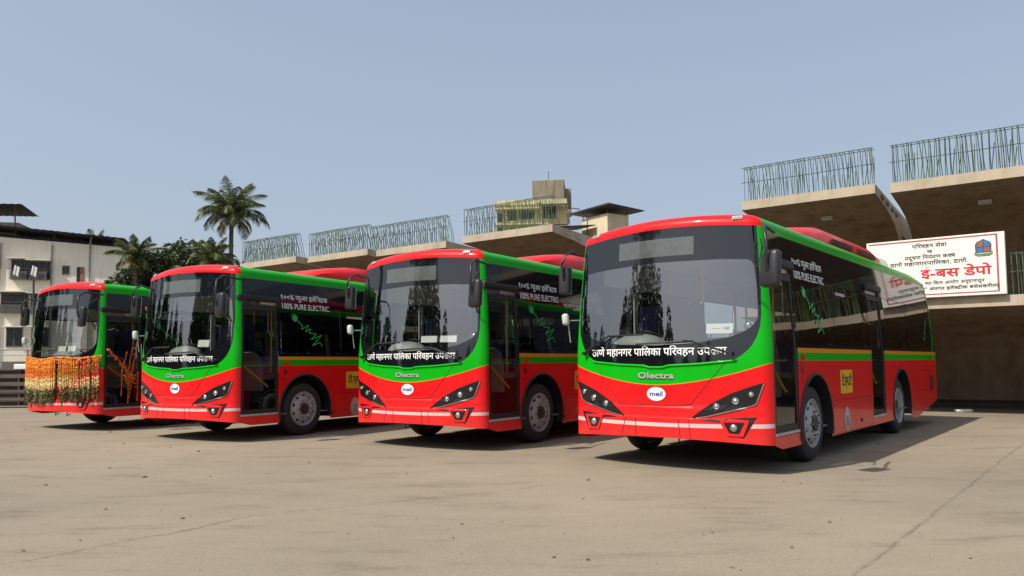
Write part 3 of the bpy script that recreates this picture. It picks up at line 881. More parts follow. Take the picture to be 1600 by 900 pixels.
    new_obj('underbody', bm, M['under'], root)
    for y, rear in ((WHEEL_F, False), (WHEEL_R, True)):
        for sg in (1, -1): wheel(root, 1.205, y, sg, rear)
    # ---- interior
    bm = bmesh.new(); box(bm, -1.2, 1.2, 0.12, 8.7, 0.388, 0.41)
    new_obj('cabin_floor', bm, M['floor'], root)
    bm = bmesh.new(); box(bm, -1.12, 1.12, 0.55, 8.4, 2.56, 2.58)
    for s in (-1, 1):
        for a, b in ((2.18, 4.12), (6.64, 8.5)) : box(bm, min(s * 1.19, s * 1.21), max(s * 1.19, s * 1.21), a, b, 0.41, 1.40)
    for s in (-1, 1):
        for y in ((2.415, 4.095, 4.93, 6.635, 8.46) if s > 0 else (1.475, 3.215, 4.945, 6.635, 8.46)): box(bm, min(s * 1.165, s * 1.185), max(s * 1.165, s * 1.185), y - .05, y + .05, 1.405, 2.20)
        box(bm, min(s * 1.12, s * 1.15), max(s * 1.12, s * 1.15), 0.62, 8.4, 2.23, 2.555)
    box(bm, -1.21, -1.19, 4.12, 5.3, 0.41, 1.40); box(bm, -1.15, 1.15, 8.45, 8.47, 0.41, 2.5)
    new_obj('cabin_lining', bm, M['lining'], root)
    bm = bmesh.new()
    prof = [(0.10, 1.02), (0.12, 1.36), (0.20, 1.42), (0.42, 1.44), (0.55, 1.38), (0.62, 1.2), (0.64, 0.8)]
    rows = [[bm.verts.new((x, y + 0.06 * (abs(x) > 0.9), z)) for y, z in prof] for x in (-1.13, -1.0, -0.3, 0.3, 1.0, 1.13)]
    for i in range(5):
        for k in range(len(prof) - 1): bm.faces.new((rows[i][k], rows[i + 1][k], rows[i + 1][k + 1], rows[i][k + 1]))
    mt = Matrix.Translation((-0.52, 0.42, 1.42)) @ Matrix.Diagonal((0.36, 0.22, 0.15, 1))
    bmesh.ops.create_uvsphere(bm, u_segments=20, v_segments=10, radius=1, matrix=mt)
    new_obj('dashboard', bm, M['dash'], root, 40)
    bm = bmesh.new(); c = Vector((-0.52, 0.72, 1.46)); ax = Matrix.Rotation(R(-38), 4, 'X')
    tube(bm, [c + ax @ Vector((0.23 * math.cos(t * math.pi / 12), 0.23 * math.sin(t * math.pi / 12), 0)) for t in range(25)], 0.016, 6, cap=False)
    for t in (0.5, 2.6, 4.7): tube(bm, [c, c + ax @ Vector((0.22 * math.cos(t), 0.22 * math.sin(t), 0))], 0.014, 5)
    tube(bm, [c, c + Vector((0, -0.15, -0.3))], 0.035, 8)
    new_obj('steering_wheel', bm, M['trim'], root, 60)
    def seat(name, x0, x1, y, zf, head=True, mm='seat'):
        bm = bmesh.new(); mtx = Matrix.Translation((0, y, zf))
        vs = rbox(x0, x1, y - 0.42, y, zf + 0.40, zf + 0.50, 0.03, 2)
        b2 = rbox(x0, x1, 0, 0.09, 0, 0.72, 0.035, 2)
        b2.transform(Matrix.Translation((0, y, zf + 0.46)) @ Matrix.Rotation(R(-10), 4, 'X'))
        me = bpy.data.meshes.new('tmp'); b2.to_mesh(me); vs.from_mesh(me); b2.free(); bpy.data.meshes.remove(me)
        box(vs, (x0 + x1) / 2 - 0.03, (x0 + x1) / 2 + 0.03, y - 0.25, y - 0.18, zf, zf + 0.41)
        if head: tube(vs, [(x0 + .05, y + .10, zf + 1.12), (x0 + .06, y + .14, zf + 1.27), (x1 - .06, y + .14, zf + 1.27), (x1 - .05, y + .10, zf + 1.12)], 0.014, 6)
        return new_obj(name, vs, M[mm], root, 40)
    seat('driver_seat', -0.78, -0.30, 1.22, 0.75, False, 'seatdark')
    for y in (2.9, 3.65, 4.4, 5.15): seat('passenger_seat', -1.16, -0.32, y, 0.42)
    for y in (2.75, 3.5, ): seat('passenger_seat', 0.34, 1.16, y, 0.42)
    for y in (6.3, 7.05, 7.8): seat('passenger_seat', -1.16, -0.32, y, 0.62); 
    for y in (6.3, 7.05, 7.8): seat('passenger_seat', 0.34, 1.16, y, 0.62)
    bm = bmesh.new(); box(bm, -1.18, -0.22, 1.62, 1.65, 0.6, 2.0); box(bm, -1.18, -0.25, 0.65, 1.62, 0.42, 0.75)
    new_obj('driver_partition', bm, M['seat'], root)
    bm = bmesh.new(); box(bm, 0.33, 1.14, 2.18, 2.21, 0.42, 1.22)
    new_obj('entrance_partition', bm, M['seat'], root)
    bm = bmesh.new()
    for x, y in ((-0.24, 1.66), (0.33, 2.2), (0.33, 4.05), (0.4, 4.95), (-0.3, 3.3), (-0.3, 5.0), (0.3, 6.2), (-0.3, 6.2), (0.95, 1.02)): tube(bm, [(x, y, 0.42), (x, y, 2.56)], 0.017, 8)
    for x in (-0.42, 0.42): tube(bm, [(x, 1.7, 2.2), (x, 8.2, 2.2)], 0.016, 6)
    new_obj('grab_poles', bm, M['bar'], root, 60)
    # ---- lettering on the front
    Fp = lambda off: (lambda a, b: fpt(a, b, off))
    add_text('front_lettering', root, ['ठाणे', ' ', 'महानगर', ' ', 'पा', 'िलका', ' ', 'प', 'िरवहन', ' ', 'उपक', ('ra', -0.30), 'म'], -0.93, 0.82, 1.292, 0.088, Fp(0.005), M['textw'], 0.014, F)
    mk = add_text('maker_lettering', root, ['Olectra'], -0.235, 0.225, 1.03, 0.066, Fp(0.009), M['textgrey'], 0.024, F)
    add_text('lettering_edge', mk, ['Olectra'], -0.243, 0.221, 1.021, 0.072, Fp(0.005), M['textk'], 0.04, F)
    bm = bmesh.new(); disc(bm, Fp(0.005), 0.0, 0.852, 0.118, 0.078)
    bd = new_obj('badge', orient(bm, F), M['cream'] if False else M['textw'], root, recalc=False)
    add_text('badge_lettering', bd, ['meil'], -0.083, 0.083, 0.828, 0.056, Fp(0.008), M['textb'], 0.022, F)
    # ---- side lettering, plate and emblem (door side)
    Sp = lambda off: (lambda a, b: spt(a, b, 1, off))
    add_text('side_lettering', root, ['१००%', ' ', ('half', 'प', 0.60), 'युअर', ' ', 'इले', 'ि', ('half', 'क', 0.70), 'ट', ('ra', -0.2), 'क'], 1.0, 2.10, 2.345, 0.085, Sp(0.005), M['textw'], 0.012, SD)
    add_text('side_lettering', root, ['100% PURE ELECTRIC'], 1.02, 2.13, 2.185, 0.095, Sp(0.005), M['textw'], 0.012, SD)
    zz = [(1.34, 2.0), (1.46, 1.90), (1.44, 1.84), (1.6, 1.92), (1.53, 1.80), (1.65, 1.86), (1.61, 1.78), (1.78, 1.77), (1.65, 1.67), (1.91, 1.75), (1.68, 1.56), (1.86, 1.62), (1.92, 1.55)]
    def zig(pts, place, w, plug):
        bm = bmesh.new()
        for (a, b), (c, d) in zip(pts, pts[1:]):
            v = Vector((c - a, d - b)).normalized(); n_ = Vector((-v.y, v.x)) * w / 2; v = v * w * 0.4
            q = [(a - v.x + n_.x, b - v.y + n_.y), (c + v.x + n_.x, d + v.y + n_.y), (c + v.x - n_.x, d + v.y - n_.y), (a - v.x - n_.x, b - v.y - n_.y)]
            bm.faces.new([bm.verts.new(place(*p)) for p in q])
        if plug:
            (a, b) = pts[0]; v = Vector((-0.15, 0.10)).normalized(); n_ = Vector((-v.y, v.x))
            out = [(0.0, -0.03), (0.02, -0.055), (0.10, -0.055), (0.10, -0.035), (0.15, -0.03), (0.15, -0.018), (0.10, -0.015), (0.10, 0.015), (0.15, 0.018), (0.15, 0.03), (0.10, 0.035), (0.10, 0.055), (0.02, 0.055), (0.0, 0.03)]
            pl = [(a + v.x * s + n_.x * t, b + v.y * s + n_.y * t) for s, t in out]
            for tr in tessellate_polygon([[Vector((x, y, 0)) for x, y in pl]]):
                bm.faces.new([bm.verts.new(place(*pl[i])) for i in tr])
        return orient(bm, SD)
    new_obj('plug_graphic', zig(zz, Sp(0.006), 0.016, True), M['plug'], root, recalc=False)
    new_obj('plug_graphic', zig([(8.05 + (z_ - 1.55) * 0.75 - (y_ - 1.34) * 0.22, z_ + .02) for y_, z_ in zz], Sp(0.006), 0.016, False), M['plug'], root, recalc=False)
    bm = bmesh.new(); pl = []
    for cx, cz, a0 in ((3.04, 1.06, 0), (2.55, 1.06, 90), (2.55, 0.81, 180), (3.04, 0.81, 270)):
        for k in range(5): t = R(a0 + k * 22.5); pl.append((cx + 0.03 * math.cos(t), cz + 0.03 * math.sin(t)))
    bm.faces.new([bm.verts.new(spt(a, b, 1, 0.004)) for a, b in pl])
    plt_ = new_obj('yellow_plate', orient(bm, SD), M['yellow'], root, recalc=False)
    add_text('plate_lettering', plt_, ['टी.एम.टी'], 2.575, 3.02, 0.885, 0.125, Sp(0.008), M['textk'], 0.012, SD)
    add_text('plate_lettering', plt_, [': :'], 2.77, 2.85, 0.82, 0.05, Sp(0.008), M['textk'], 0.0, SD)
    bm = bmesh.new(); disc(bm, Sp(0.004), 2.78, 0.435, 0.135, 0.165, 40)
    em = new_obj('emblem', orient(bm, SD), M['cream'], root, recalc=False)
    bm = bmesh.new(); ring2(bm, Sp(0.007), 2.78, 0.435, 0.150, 0.155, 40, sx=0.82); ring2(bm, Sp(0.007), 2.78, 0.435, 0.112, 0.116, 40, sx=0.82)
    for k in range(20):
        t = 2 * math.pi * k / 20; disc(bm, Sp(0.007), 2.78 + 0.108 * math.cos(t), 0.435 + 0.132 * math.sin(t), 0.007, 0.009, 6)
    for y0, y1, z0, z1 in ((2.73, 2.75, .36, .47), (2.77, 2.79, .36, .50), (2.81, 2.83, .36, .47), (2.71, 2.85, .345, .36), (2.74, 2.82, .47, .485)):
        bm.faces.new([bm.verts.new(spt(a, b, 1, 0.0075)) for a, b in ((y0, z0), (y1, z0), (y1, z1), (y0, z1))])
    new_obj('emblem_print', orient(bm, SD), M['ringgrey'], em, recalc=False)
    # ---- small side fittings
    bm = bmesh.new(); box(bm, 1.25, 1.275, 1.02, 1.13, 1.225, 1.285)
    new_obj('side_indicator', bm, M['red'], root)
    bm = bmesh.new(); disc(bm, Sp(0.005), 1.06, 1.10, 0.03, 0.05, 16); disc(bm, Sp(0.005), 1.04, 0.98, 0.018, 0.02, 12)
    lk = new_obj('flap_lock', orient(bm, SD), M['trim'], root, recalc=False)
    bm = bmesh.new()
    for y, z in ((2.12, 0.34), (3.45, 0.36), (8.35, 1.24)): box(bm, 1.252, 1.266, y, y + .06, z, z + .045)
    new_obj('side_reflector', bm, M['line'], root)
    def sline(bm, p, q, w=0.006):
        v = Vector((q[0] - p[0], q[1] - p[1])).normalized(); n_ = Vector((-v.y, v.x)) * w / 2
        bm.faces.new([bm.verts.new(spt(a, b, 1, 0.002)) for a, b in ((p[0] + n_.x, p[1] + n_.y), (q[0] + n_.x, q[1] + n_.y), (q[0] - n_.x, q[1] - n_.y), (p[0] - n_.x, p[1] - n_.y))])
    for y0, y1, z0, z1 in ((7.28, 8.2, .66, 1.03), (2.2, 3.2, .27, .70), (3.2, 4.05, .27, .70)):
        bm = bmesh.new()
        for p, q in (((y0, z0), (y1, z0)), ((y0, z1), (y1, z1)), ((y0, z0), (y0, z1)), ((y1, z0), (y1, z1))): sline(bm, p, q)
        new_obj('flap_outline', orient(bm, SD), M['line'], root, recalc=False)
    bm = bmesh.new(); box(bm, 1.251, 1.262, 8.32, 8.58, 0.64, 0.93)
    new_obj('air_inlet', bm, M['line'], root)
    bm = bmesh.new(); bm.faces.new([bm.verts.new(spt(a, b, 1, 0.004)) for a, b in ((2.58, 2.085), (3.0, 2.085), (3.0, 2.12), (2.58, 2.12))])
    st = new_obj('exit_sticker', orient(bm, SD), M['cloth'], root, recalc=False)
    add_text('sticker_lettering', st, ['EMERGENCY EXIT'], 2.60, 2.98, 2.093, 0.019, Sp(0.006), M['textr'], 0.02, SD)
    bm = bmesh.new(); c = Vector((0.98, 0.16, 1.60)); mt = Matrix.Translation(c) @ Matrix.Diagonal((0.05, 0.03, 0.05, 1))
    bmesh.ops.create_uvsphere(bm, u_segments=14, v_segments=8, radius=1, matrix=mt)
    new_obj('dome_mirror', bm, M['chrome'], root, 60)
    return root

def copy_tree(o, parent=None):
    c = o.copy(); COL.objects.link(c)
    if parent: c.parent = parent
    for ch in list(o.children): copy_tree(ch, c)
    return c

BUS = [((1.7297, 8.6927), 39.34, 'red and green bus nearest the camera, windscreen mirroring a tall tree, beside the white banner'),
       ((-1.4425, 10.9908), 34.58, 'red and green bus with a long white card behind its windscreen, next to the nearest'),
       ((-5.4638, 12.4255), 30.61, 'red and green bus with full front wheel in view, parked next to the flower-decked bus'),
       ((-8.9287, 14.7735), 30.12, 'red and green bus with a marigold curtain across its nose, farthest in the row')]
bus0 = build_bus()
buses = [bus0] + [copy_tree(bus0) for _ in range(3)]
for o, ((x, y), a, lab) in zip(buses, BUS):
    o.location = (x, y, 0); o.rotation_euler = (0, 0, -R(a))
    tag(o, lab, 'bus', 'electric buses parked in a row in the yard')
def busmat(i):
    (x, y), a, _ = BUS[i]; return Matrix.Translation((x, y, 0)) @ Matrix.Rotation(-R(a), 4, 'Z')

# cards propped behind the windscreens
def card(i, x0, x1, z0, z1, label, split=False, txt=False):
    bm = bmesh.new(); n = 4
    segs = [(x0, x1)] if not split else [(x0, (x0 + x1) / 2 - 0.03), ((x0 + x1) / 2 + 0.03, x1)]
    c = (x0 + x1) / 2; yc = fpt(c, (z0 + z1) / 2).y + 0.05
    for a, b in segs: box(bm, a - c, b - c, -0.003, 0.003, 0, z1 - z0)
    if split: box(bm, (segs[0][1] - c), segs[1][0] - c, 0.004, 0.008, 0.01, z1 - z0 - .01, 1)
    o = new_obj('paper_card', bm, [M['paper'], M['trim']]); o.matrix_world = busmat(i) @ Matrix.Translation((c, yc + 0.02, z0)) @ Matrix.Rotation(R(-9), 4, 'X') @ Matrix.Rotation(0.13 * c, 4, 'Z')
    tag(o, label, 'card', 'white cards behind the windscreens')
    if txt: add_text('card_lettering', o, ['––––  1162'], -0.08, 0.11, 0.045, 0.028, lambda a, b: Vector((a, -0.006, b)), M['textk'], 0.01, (0, -1, 0))
card(0, 0.56, 0.86, 1.525, 1.635, 'small white card with a line of black print behind the nearest bus windscreen', txt=True)
card(1, 0.17, 0.80, 1.525, 1.62, 'long white card in two halves behind the windscreen left of the nearest bus', split=True)
card(2, 0.40, 0.66, 1.525, 1.64, 'plain white card behind the windscreen of the bus beside the flower-decked one')
card(3, 0.02, 0.58, 1.525, 1.63, 'white card in two halves behind the windscreen above the marigold curtain', split=True)

# ------------------------------------------------------------------ garlands on the far bus
def blob(bm, c, s, mi, rnd):
    mt = Matrix.Translation(c) @ Matrix.Rotation(rnd.random() * 6, 4, 'Z') @ Matrix.Rotation(rnd.random() * 3, 4, 'X') @ Matrix.Diagonal((s, s, s * 0.75, 1))
    r = bmesh.ops.create_icosphere(bm, subdivisions=1, radius=1.0, matrix=mt)
    for v in r['verts']: v.co += Vector((rnd.uniform(-1, 1), rnd.uniform(-1, 1), rnd.uniform(-1, 1))) * s * 0.22
    for f in {f for v in r['verts'] for f in v.link_faces}: f.material_index = mi
def string_mesh(seed, h, thin):
    rnd = random.Random(seed); bm = bmesh.new(); z = -0.03 * rnd.random(); s = 0.0205 if not thin else 0.021
    while z > -h:
        t = -z / h; mi = (0 if t < 0.44 + rnd.uniform(-.02, .02) else 1 if t < 0.70 else 2)
        if mi < 2:
            blob(bm, Vector((rnd.uniform(-.005, .005), rnd.uniform(-.006, .006), z)), s * rnd.uniform(.9, 1.1), mi, rnd); z -= s * 1.35
        else:
            for _ in range(6):
                a = rnd.random() * 6.28; d = Vector((math.cos(a), math.sin(a) * 0.7, rnd.uniform(-0.8, 0.1))) * rnd.uniform(0.025, 0.048)
                c = Vector((0, 0, z)); u = d.cross(Vector((rnd.random(), rnd.random(), 1))).normalized() * 0.014
                bm.faces.new([bm.verts.new(p) for p in (c, c + d * .5 + u, c + d, c + d * .5 - u)]).material_index = 2
            z -= 0.017
    me_o = new_obj('flower_string', bm, [M['marigold'] if thin < 2 else M['redflower'], M['cream_flower'], M['mango']], recalc=False)
    return me_o
def curtain():
    rnd = random.Random(5)
    root = empty('marigold_curtain'); root.matrix_world = busmat(3)
    tag(root, 'curtain of orange and cream flower strings with leaf ends across the farthest bus nose', 'garland')
    top = lambda x: 1.375 + 0.02 * math.sin(x * 5) + 0.06 * max(0, x - 0.6) + 0.03 * (x < -1.18)
    protos = {}
    xs = []
    x = -1.235
    while x < 0.22: xs.append(x); x += 0.031
    for q in (0.30, 0.375, 0.425, 0.475, 0.525, 0.575, 0.63, 0.685, 0.735, 0.79, 0.85, 0.90, 0.955, 1.01, 1.06, 1.10, 1.14, 1.175, 1.205, 1.225): xs.append(q)
    for i, x in enumerate(xs):
        kind = 0 if x < 0.22 else (1 if x < 0.8 else 2); key = (kind, rnd.randrange(6))
        if key not in protos: o = protos[key] = string_mesh(len(protos) + 11, 0.82, kind)
        else: o = protos[key].copy(); COL.objects.link(o)
        o.parent = root; p = fpt(x, top(x), 0.055); 
        if x > 1.1: p.x += 0.05
        p.z += rnd.uniform(-.03, .0); p.y -= rnd.uniform(0, .02); o.location = p; o.rotation_euler = (0, 0, rnd.random() * 6); o.scale = (1, 1, rnd.uniform(0.94, 1.05) - 0.06 * (x > 0.5))
    bm = bmesh.new()
    for k in range(110):
        x = -1.26 + 2.5 * k / 109; p = fpt(x, top(x), 0.055); p.x += 0.05 * (x > 1.1); blob(bm, p + Vector((0, 0, 0.012)), 0.026, 0, rnd)
    for k in range(8): blob(bm, fpt(-1.25, 1.39 + k * 0.03, 0.05), 0.028, 0, rnd)
    new_obj('top_rope', bm, [M['marigold']], root, recalc=False)
curtain()
def door_garland():
    rnd = random.Random(9); root = empty('door_garland'); root.matrix_world = busmat(3)
    tag(root, 'thin red and orange flower strings draped across the farthest bus doorway', 'garland')
    def chain(name, a, b, s, n_, sag=0.0, ms=None):
        bm = bmesh.new(); a, b = Vector(a), Vector(b); k = int((b - a).length / (s * 1.25))
        for j in range(k + 1):
            t = j / k; 
            for _ in range(n_): blob(bm, a.lerp(b, t) + Vector((rnd.uniform(0, s), rnd.uniform(-s, s) * (n_ - 1), -sag * 4 * t * (1 - t) + rnd.uniform(-s, s) * (n_ - 1))), s * rnd.uniform(.85, 1.15), 0 if rnd.random() < .5 else 1, rnd)
        new_obj(name, bm, ms or [M['marigold'], M['redflower']], root, recalc=False)
    X = 1.30
    chain('flower_rope', (X, 0.18, 1.56), (X, 0.72, 0.98), 0.020, 2)
    chain('flower_bunch', (X, 0.58, 1.06), (X, 0.72, 0.90), 0.022, 5)
    for y0, z0, y1, z1 in ((0.70, 1.80, 0.60, 1.10), (0.80, 1.76, 0.66, 1.05), (0.56, 1.50, 0.48, 1.15), (0.47, 1.16, 0.46, 0.66), (0.60, 1.05, 0.60, 0.52), (0.80, 1.1, 0.79, 0.55), (0.69, 1.2, 0.62, 0.60)):
        chain('flower_string', (X, y0, z0), (X, y1, z1), 0.013, 1, 0, [M['redflower'], M['marigold']])
door_garland()

# ================================================================== PRECAST GIRDER SEGMENTS
K = 1.12
GP = [(0, 0), (0, -0.20), (1.15, -0.26), (1.8, -0.34), (2.3, -0.46), (2.65, -0.62), (2.9, -0.90), (3.02, -1.3), (3.2, -2.02), (6.4, -2.02), (6.58, -1.3), (6.7, -0.90), (6.95, -0.62), (7.3, -0.46), (7.8, -0.34), (8.45, -0.26), (9.6, -0.20), (9.6, 0), (4.8, 0.0)]
GH = [(3.35, -0.52), (3.25, -0.8), (3.5, -1.82), (6.1, -1.82), (6.35, -0.8), (6.25, -0.52)]
GP = [(a * K, b * K) for a, b in GP]; GH = [(a * K, b * K) for a, b in GH]
_st = {}
def stirrup_mesh(k):
    if k not in _st:
        rnd = random.Random(40 + k); bm = bmesh.new(); j = lambda s: rnd.uniform(-s, s)
        lx = j(0.02)
        tube(bm, [(0, 0.06, -0.02), (lx * .4, 0.055, 0.45), (lx, 0.05, 0.73), (lx, 0.085, 0.785), (lx, 0.15, 0.79), (lx + .01, 0.20, 0.745), (lx + .02 + j(.02), 0.34, 0.33), (lx + .03, 0.40, -0.02)], 0.0095, 4)
        if rnd.random() < 0.6: tube(bm, [(0.03, 0.10, -0.02), (0.05 + j(.05), 0.12, 0.30 + rnd.random() * 0.4)], 0.010, 4)
        _st[k] = new_obj('stirrup', bm, M['greenrebar' if k % 3 == 0 else 'rebar'], recalc=False)
        return _st[k], True
    return _st[k], False
used = set()
def girder(name, a, b, ztop, label, cage=True, slope=-0.035, plates=True, keys='pad', seed=0):
    """a, b: plan points of the near deck edge, left and right; segment runs back from it"""
    rnd = random.Random(seed + 100)
    a, b = Vector((*a, 0)), Vector((*b, 0)); d = (b - a); ln = d.length; ang = math.atan2(d.y, d.x)
    root = empty(name, (a.x, a.y, ztop), ang, label, 'girder', 'precast concrete girder segments in the yard')
    bm = bmesh.new()
    prism(bm, GP, [GH], lambda v, z, t: (t, v, z + slope * v), 0, ln)
    bmesh.ops.recalc_face_normals(bm, faces=bm.faces)
    for f in bm.faces:                                       # form-stained webs and soffits, shade put into their colour; cast deck edge and sawn ends stay pale
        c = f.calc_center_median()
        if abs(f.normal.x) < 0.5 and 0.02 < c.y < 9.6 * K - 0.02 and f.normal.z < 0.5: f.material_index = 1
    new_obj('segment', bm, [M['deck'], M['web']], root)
    for e, sg in ((0, -1), (ln, 1)):
        for v in (0.85, 1.5, 2.2, 2.8):
            bm = bmesh.new(); zz = slope * v - 0.12 - 0.02 * v
            x0, x1 = (e - 0.035, e + 0.001) if sg < 0 else (e - 0.001, e + 0.035)
            box(bm, x0, x1, v - 0.17, v + 0.17, zz - 0.055, zz + 0.03)
            new_obj('shear_key', bm, M['deck' if keys == 'pad' else 'block'], root)
    if plates:
        bm = bmesh.new(); v = 1.5; x = ln * 0.55; zz = slope * v - 0.335
        box(bm, x - 0.13, x + 0.13, v - 0.10, v + 0.10, zz - 0.06, zz + 0.02)
        new_obj('soffit_plate', bm, M['sill'], root)
    if cage:
        bm = bmesh.new()
        tube(bm, [(0.02, 0.045, 0.765), (ln / 2, 0.045, 0.77 + rnd.uniform(-.01, .01)), (ln - 0.02, 0.045, 0.765)], 0.010, 4)
        tube(bm, [(0.0, 0.050, 0.43), (ln / 2, 0.05, 0.42 + rnd.uniform(-.02, .02)), (ln, 0.05, 0.43)], 0.009, 4)
        tube(bm, [(0.02, 0.20, 0.765), (ln - 0.02, 0.20, 0.76)], 0.009, 4)
        bm.transform(Matrix.Diagonal((1, K, K, 1))); cg = new_obj('rebar_cage', bm, M['rebar'], root, recalc=False)
        n = int(ln / 0.100)
        for i in range(n):
            src, fresh = stirrup_mesh(rnd.randrange(9))
            if fresh: o = src
            else: o = src.copy(); COL.objects.link(o)
            o.parent = cg; o.location = (0.06 + (ln - 0.12) * i / (n - 1) + rnd.uniform(-.012, .012), 0, 0)
            o.scale = (1, K, K); o.rotation_euler = (rnd.uniform(-.02, .02), rnd.uniform(-.03, .03), rnd.uniform(-.1, .1))
    return root
def off(p, k, w): return (p[0] + k * w[0], p[1] + k * w[1])
W = Vector((0.81, -0.587)).normalized()
def run(p, l): return (p[0] + W.x * l, p[1] + W.y * l)
UP = [((8.54, 16.65), run((8.54, 16.65), 3.1), 5.20, 'upper girder segment cut by the right edge of the view, above the banner'),
      ((5.86, 18.83), (8.38, 17.01), 5.28, 'upper girder segment directly above the nearest bus roof, with a curved end face'),
      ((-1.57, 23.62), (1.20, 21.61), 5.27, 'upper girder segment standing alone before the old building and water tank'),
      ((-5.11, 26.56), (-2.15, 24.42), 5.27, 'upper girder segment above the bus with the long white card, joined on its left'),
      ((-7.69, 27.97), (-5.05, 26.06), 5.29, 'upper girder segment above the roof unit between two middle buses'),
      ((-10.83, 29.65), (-8.02, 27.62), 5.28, 'farthest upper girder segment, its steel bars behind the palm fronds'),
      (run((8.54, 16.65), 3.2), run((8.54, 16.65), 6.2), 5.20, 'upper girder segment outside the right edge, mirrored in the nearest bus windows')]
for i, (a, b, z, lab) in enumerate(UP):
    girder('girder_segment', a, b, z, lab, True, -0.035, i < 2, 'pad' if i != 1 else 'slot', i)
L0 = (10.42, 15.205)
LOW = [(run(L0, -2.75), run(L0, 0.2), 'lower girder segment on blocks, carrying the white banner on its near edge'),
       (run(L0, 0.27), run(L0, 3.3), 'lower girder segment at the right edge of view, green bars beside the banner'),
       (run(L0, 3.4), run(L0, 6.4), 'lower girder segment outside the right edge, mirrored in the nearest bus windows'),
       (run(L0, -5.85), run(L0, -2.85), 'lower girder segment hidden behind the nearest bus')]
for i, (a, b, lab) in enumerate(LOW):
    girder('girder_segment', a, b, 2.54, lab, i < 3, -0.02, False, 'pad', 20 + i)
LOWB = [(a, b) for a, b, _, _ in UP[2:6]]
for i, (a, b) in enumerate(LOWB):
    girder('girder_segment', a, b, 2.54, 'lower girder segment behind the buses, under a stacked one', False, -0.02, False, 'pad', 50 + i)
# sleepers between the tiers and plinth blocks under the lower tier, lengthened to keep light out of the gap
def blocks():
    for tier, segs, z0, z1 in (('upper', [(a, b) for a, b, _, _ in UP], 2.45, 2.87), ('lower', [(a, b) for a, b, _ in LOW] + LOWB, 0.0, 0.20)):
        for a, b in segs:
            a_, b_ = Vector((*a, 0)), Vector((*b, 0)); d = b_ - a_; ln = d.length; ang = math.atan2(d.y, d.x)
            for t in ((0.25, 0.75) if tier == 'upper' else (0.5,)):
                h = 0.17 if tier == 'upper' else ln * 0.485
                bm = rbox(-h, h, 4.1, 6.7, 0, z1 - z0, 0.02, 1)
                p = a_ + d * t
                o = new_obj('bearing_block', bm, M['block'], loc=(p.x, p.y, z0)); o.rotation_euler = (0, 0, ang)
                tag(o, 'dark concrete plinth lengthened beneath a lower girder segment to keep light out' if tier == 'lower' else 'dark bearing block packed between two stacked girder segments', 'block', 'bearing blocks under the girders, ' + tier)
blocks()

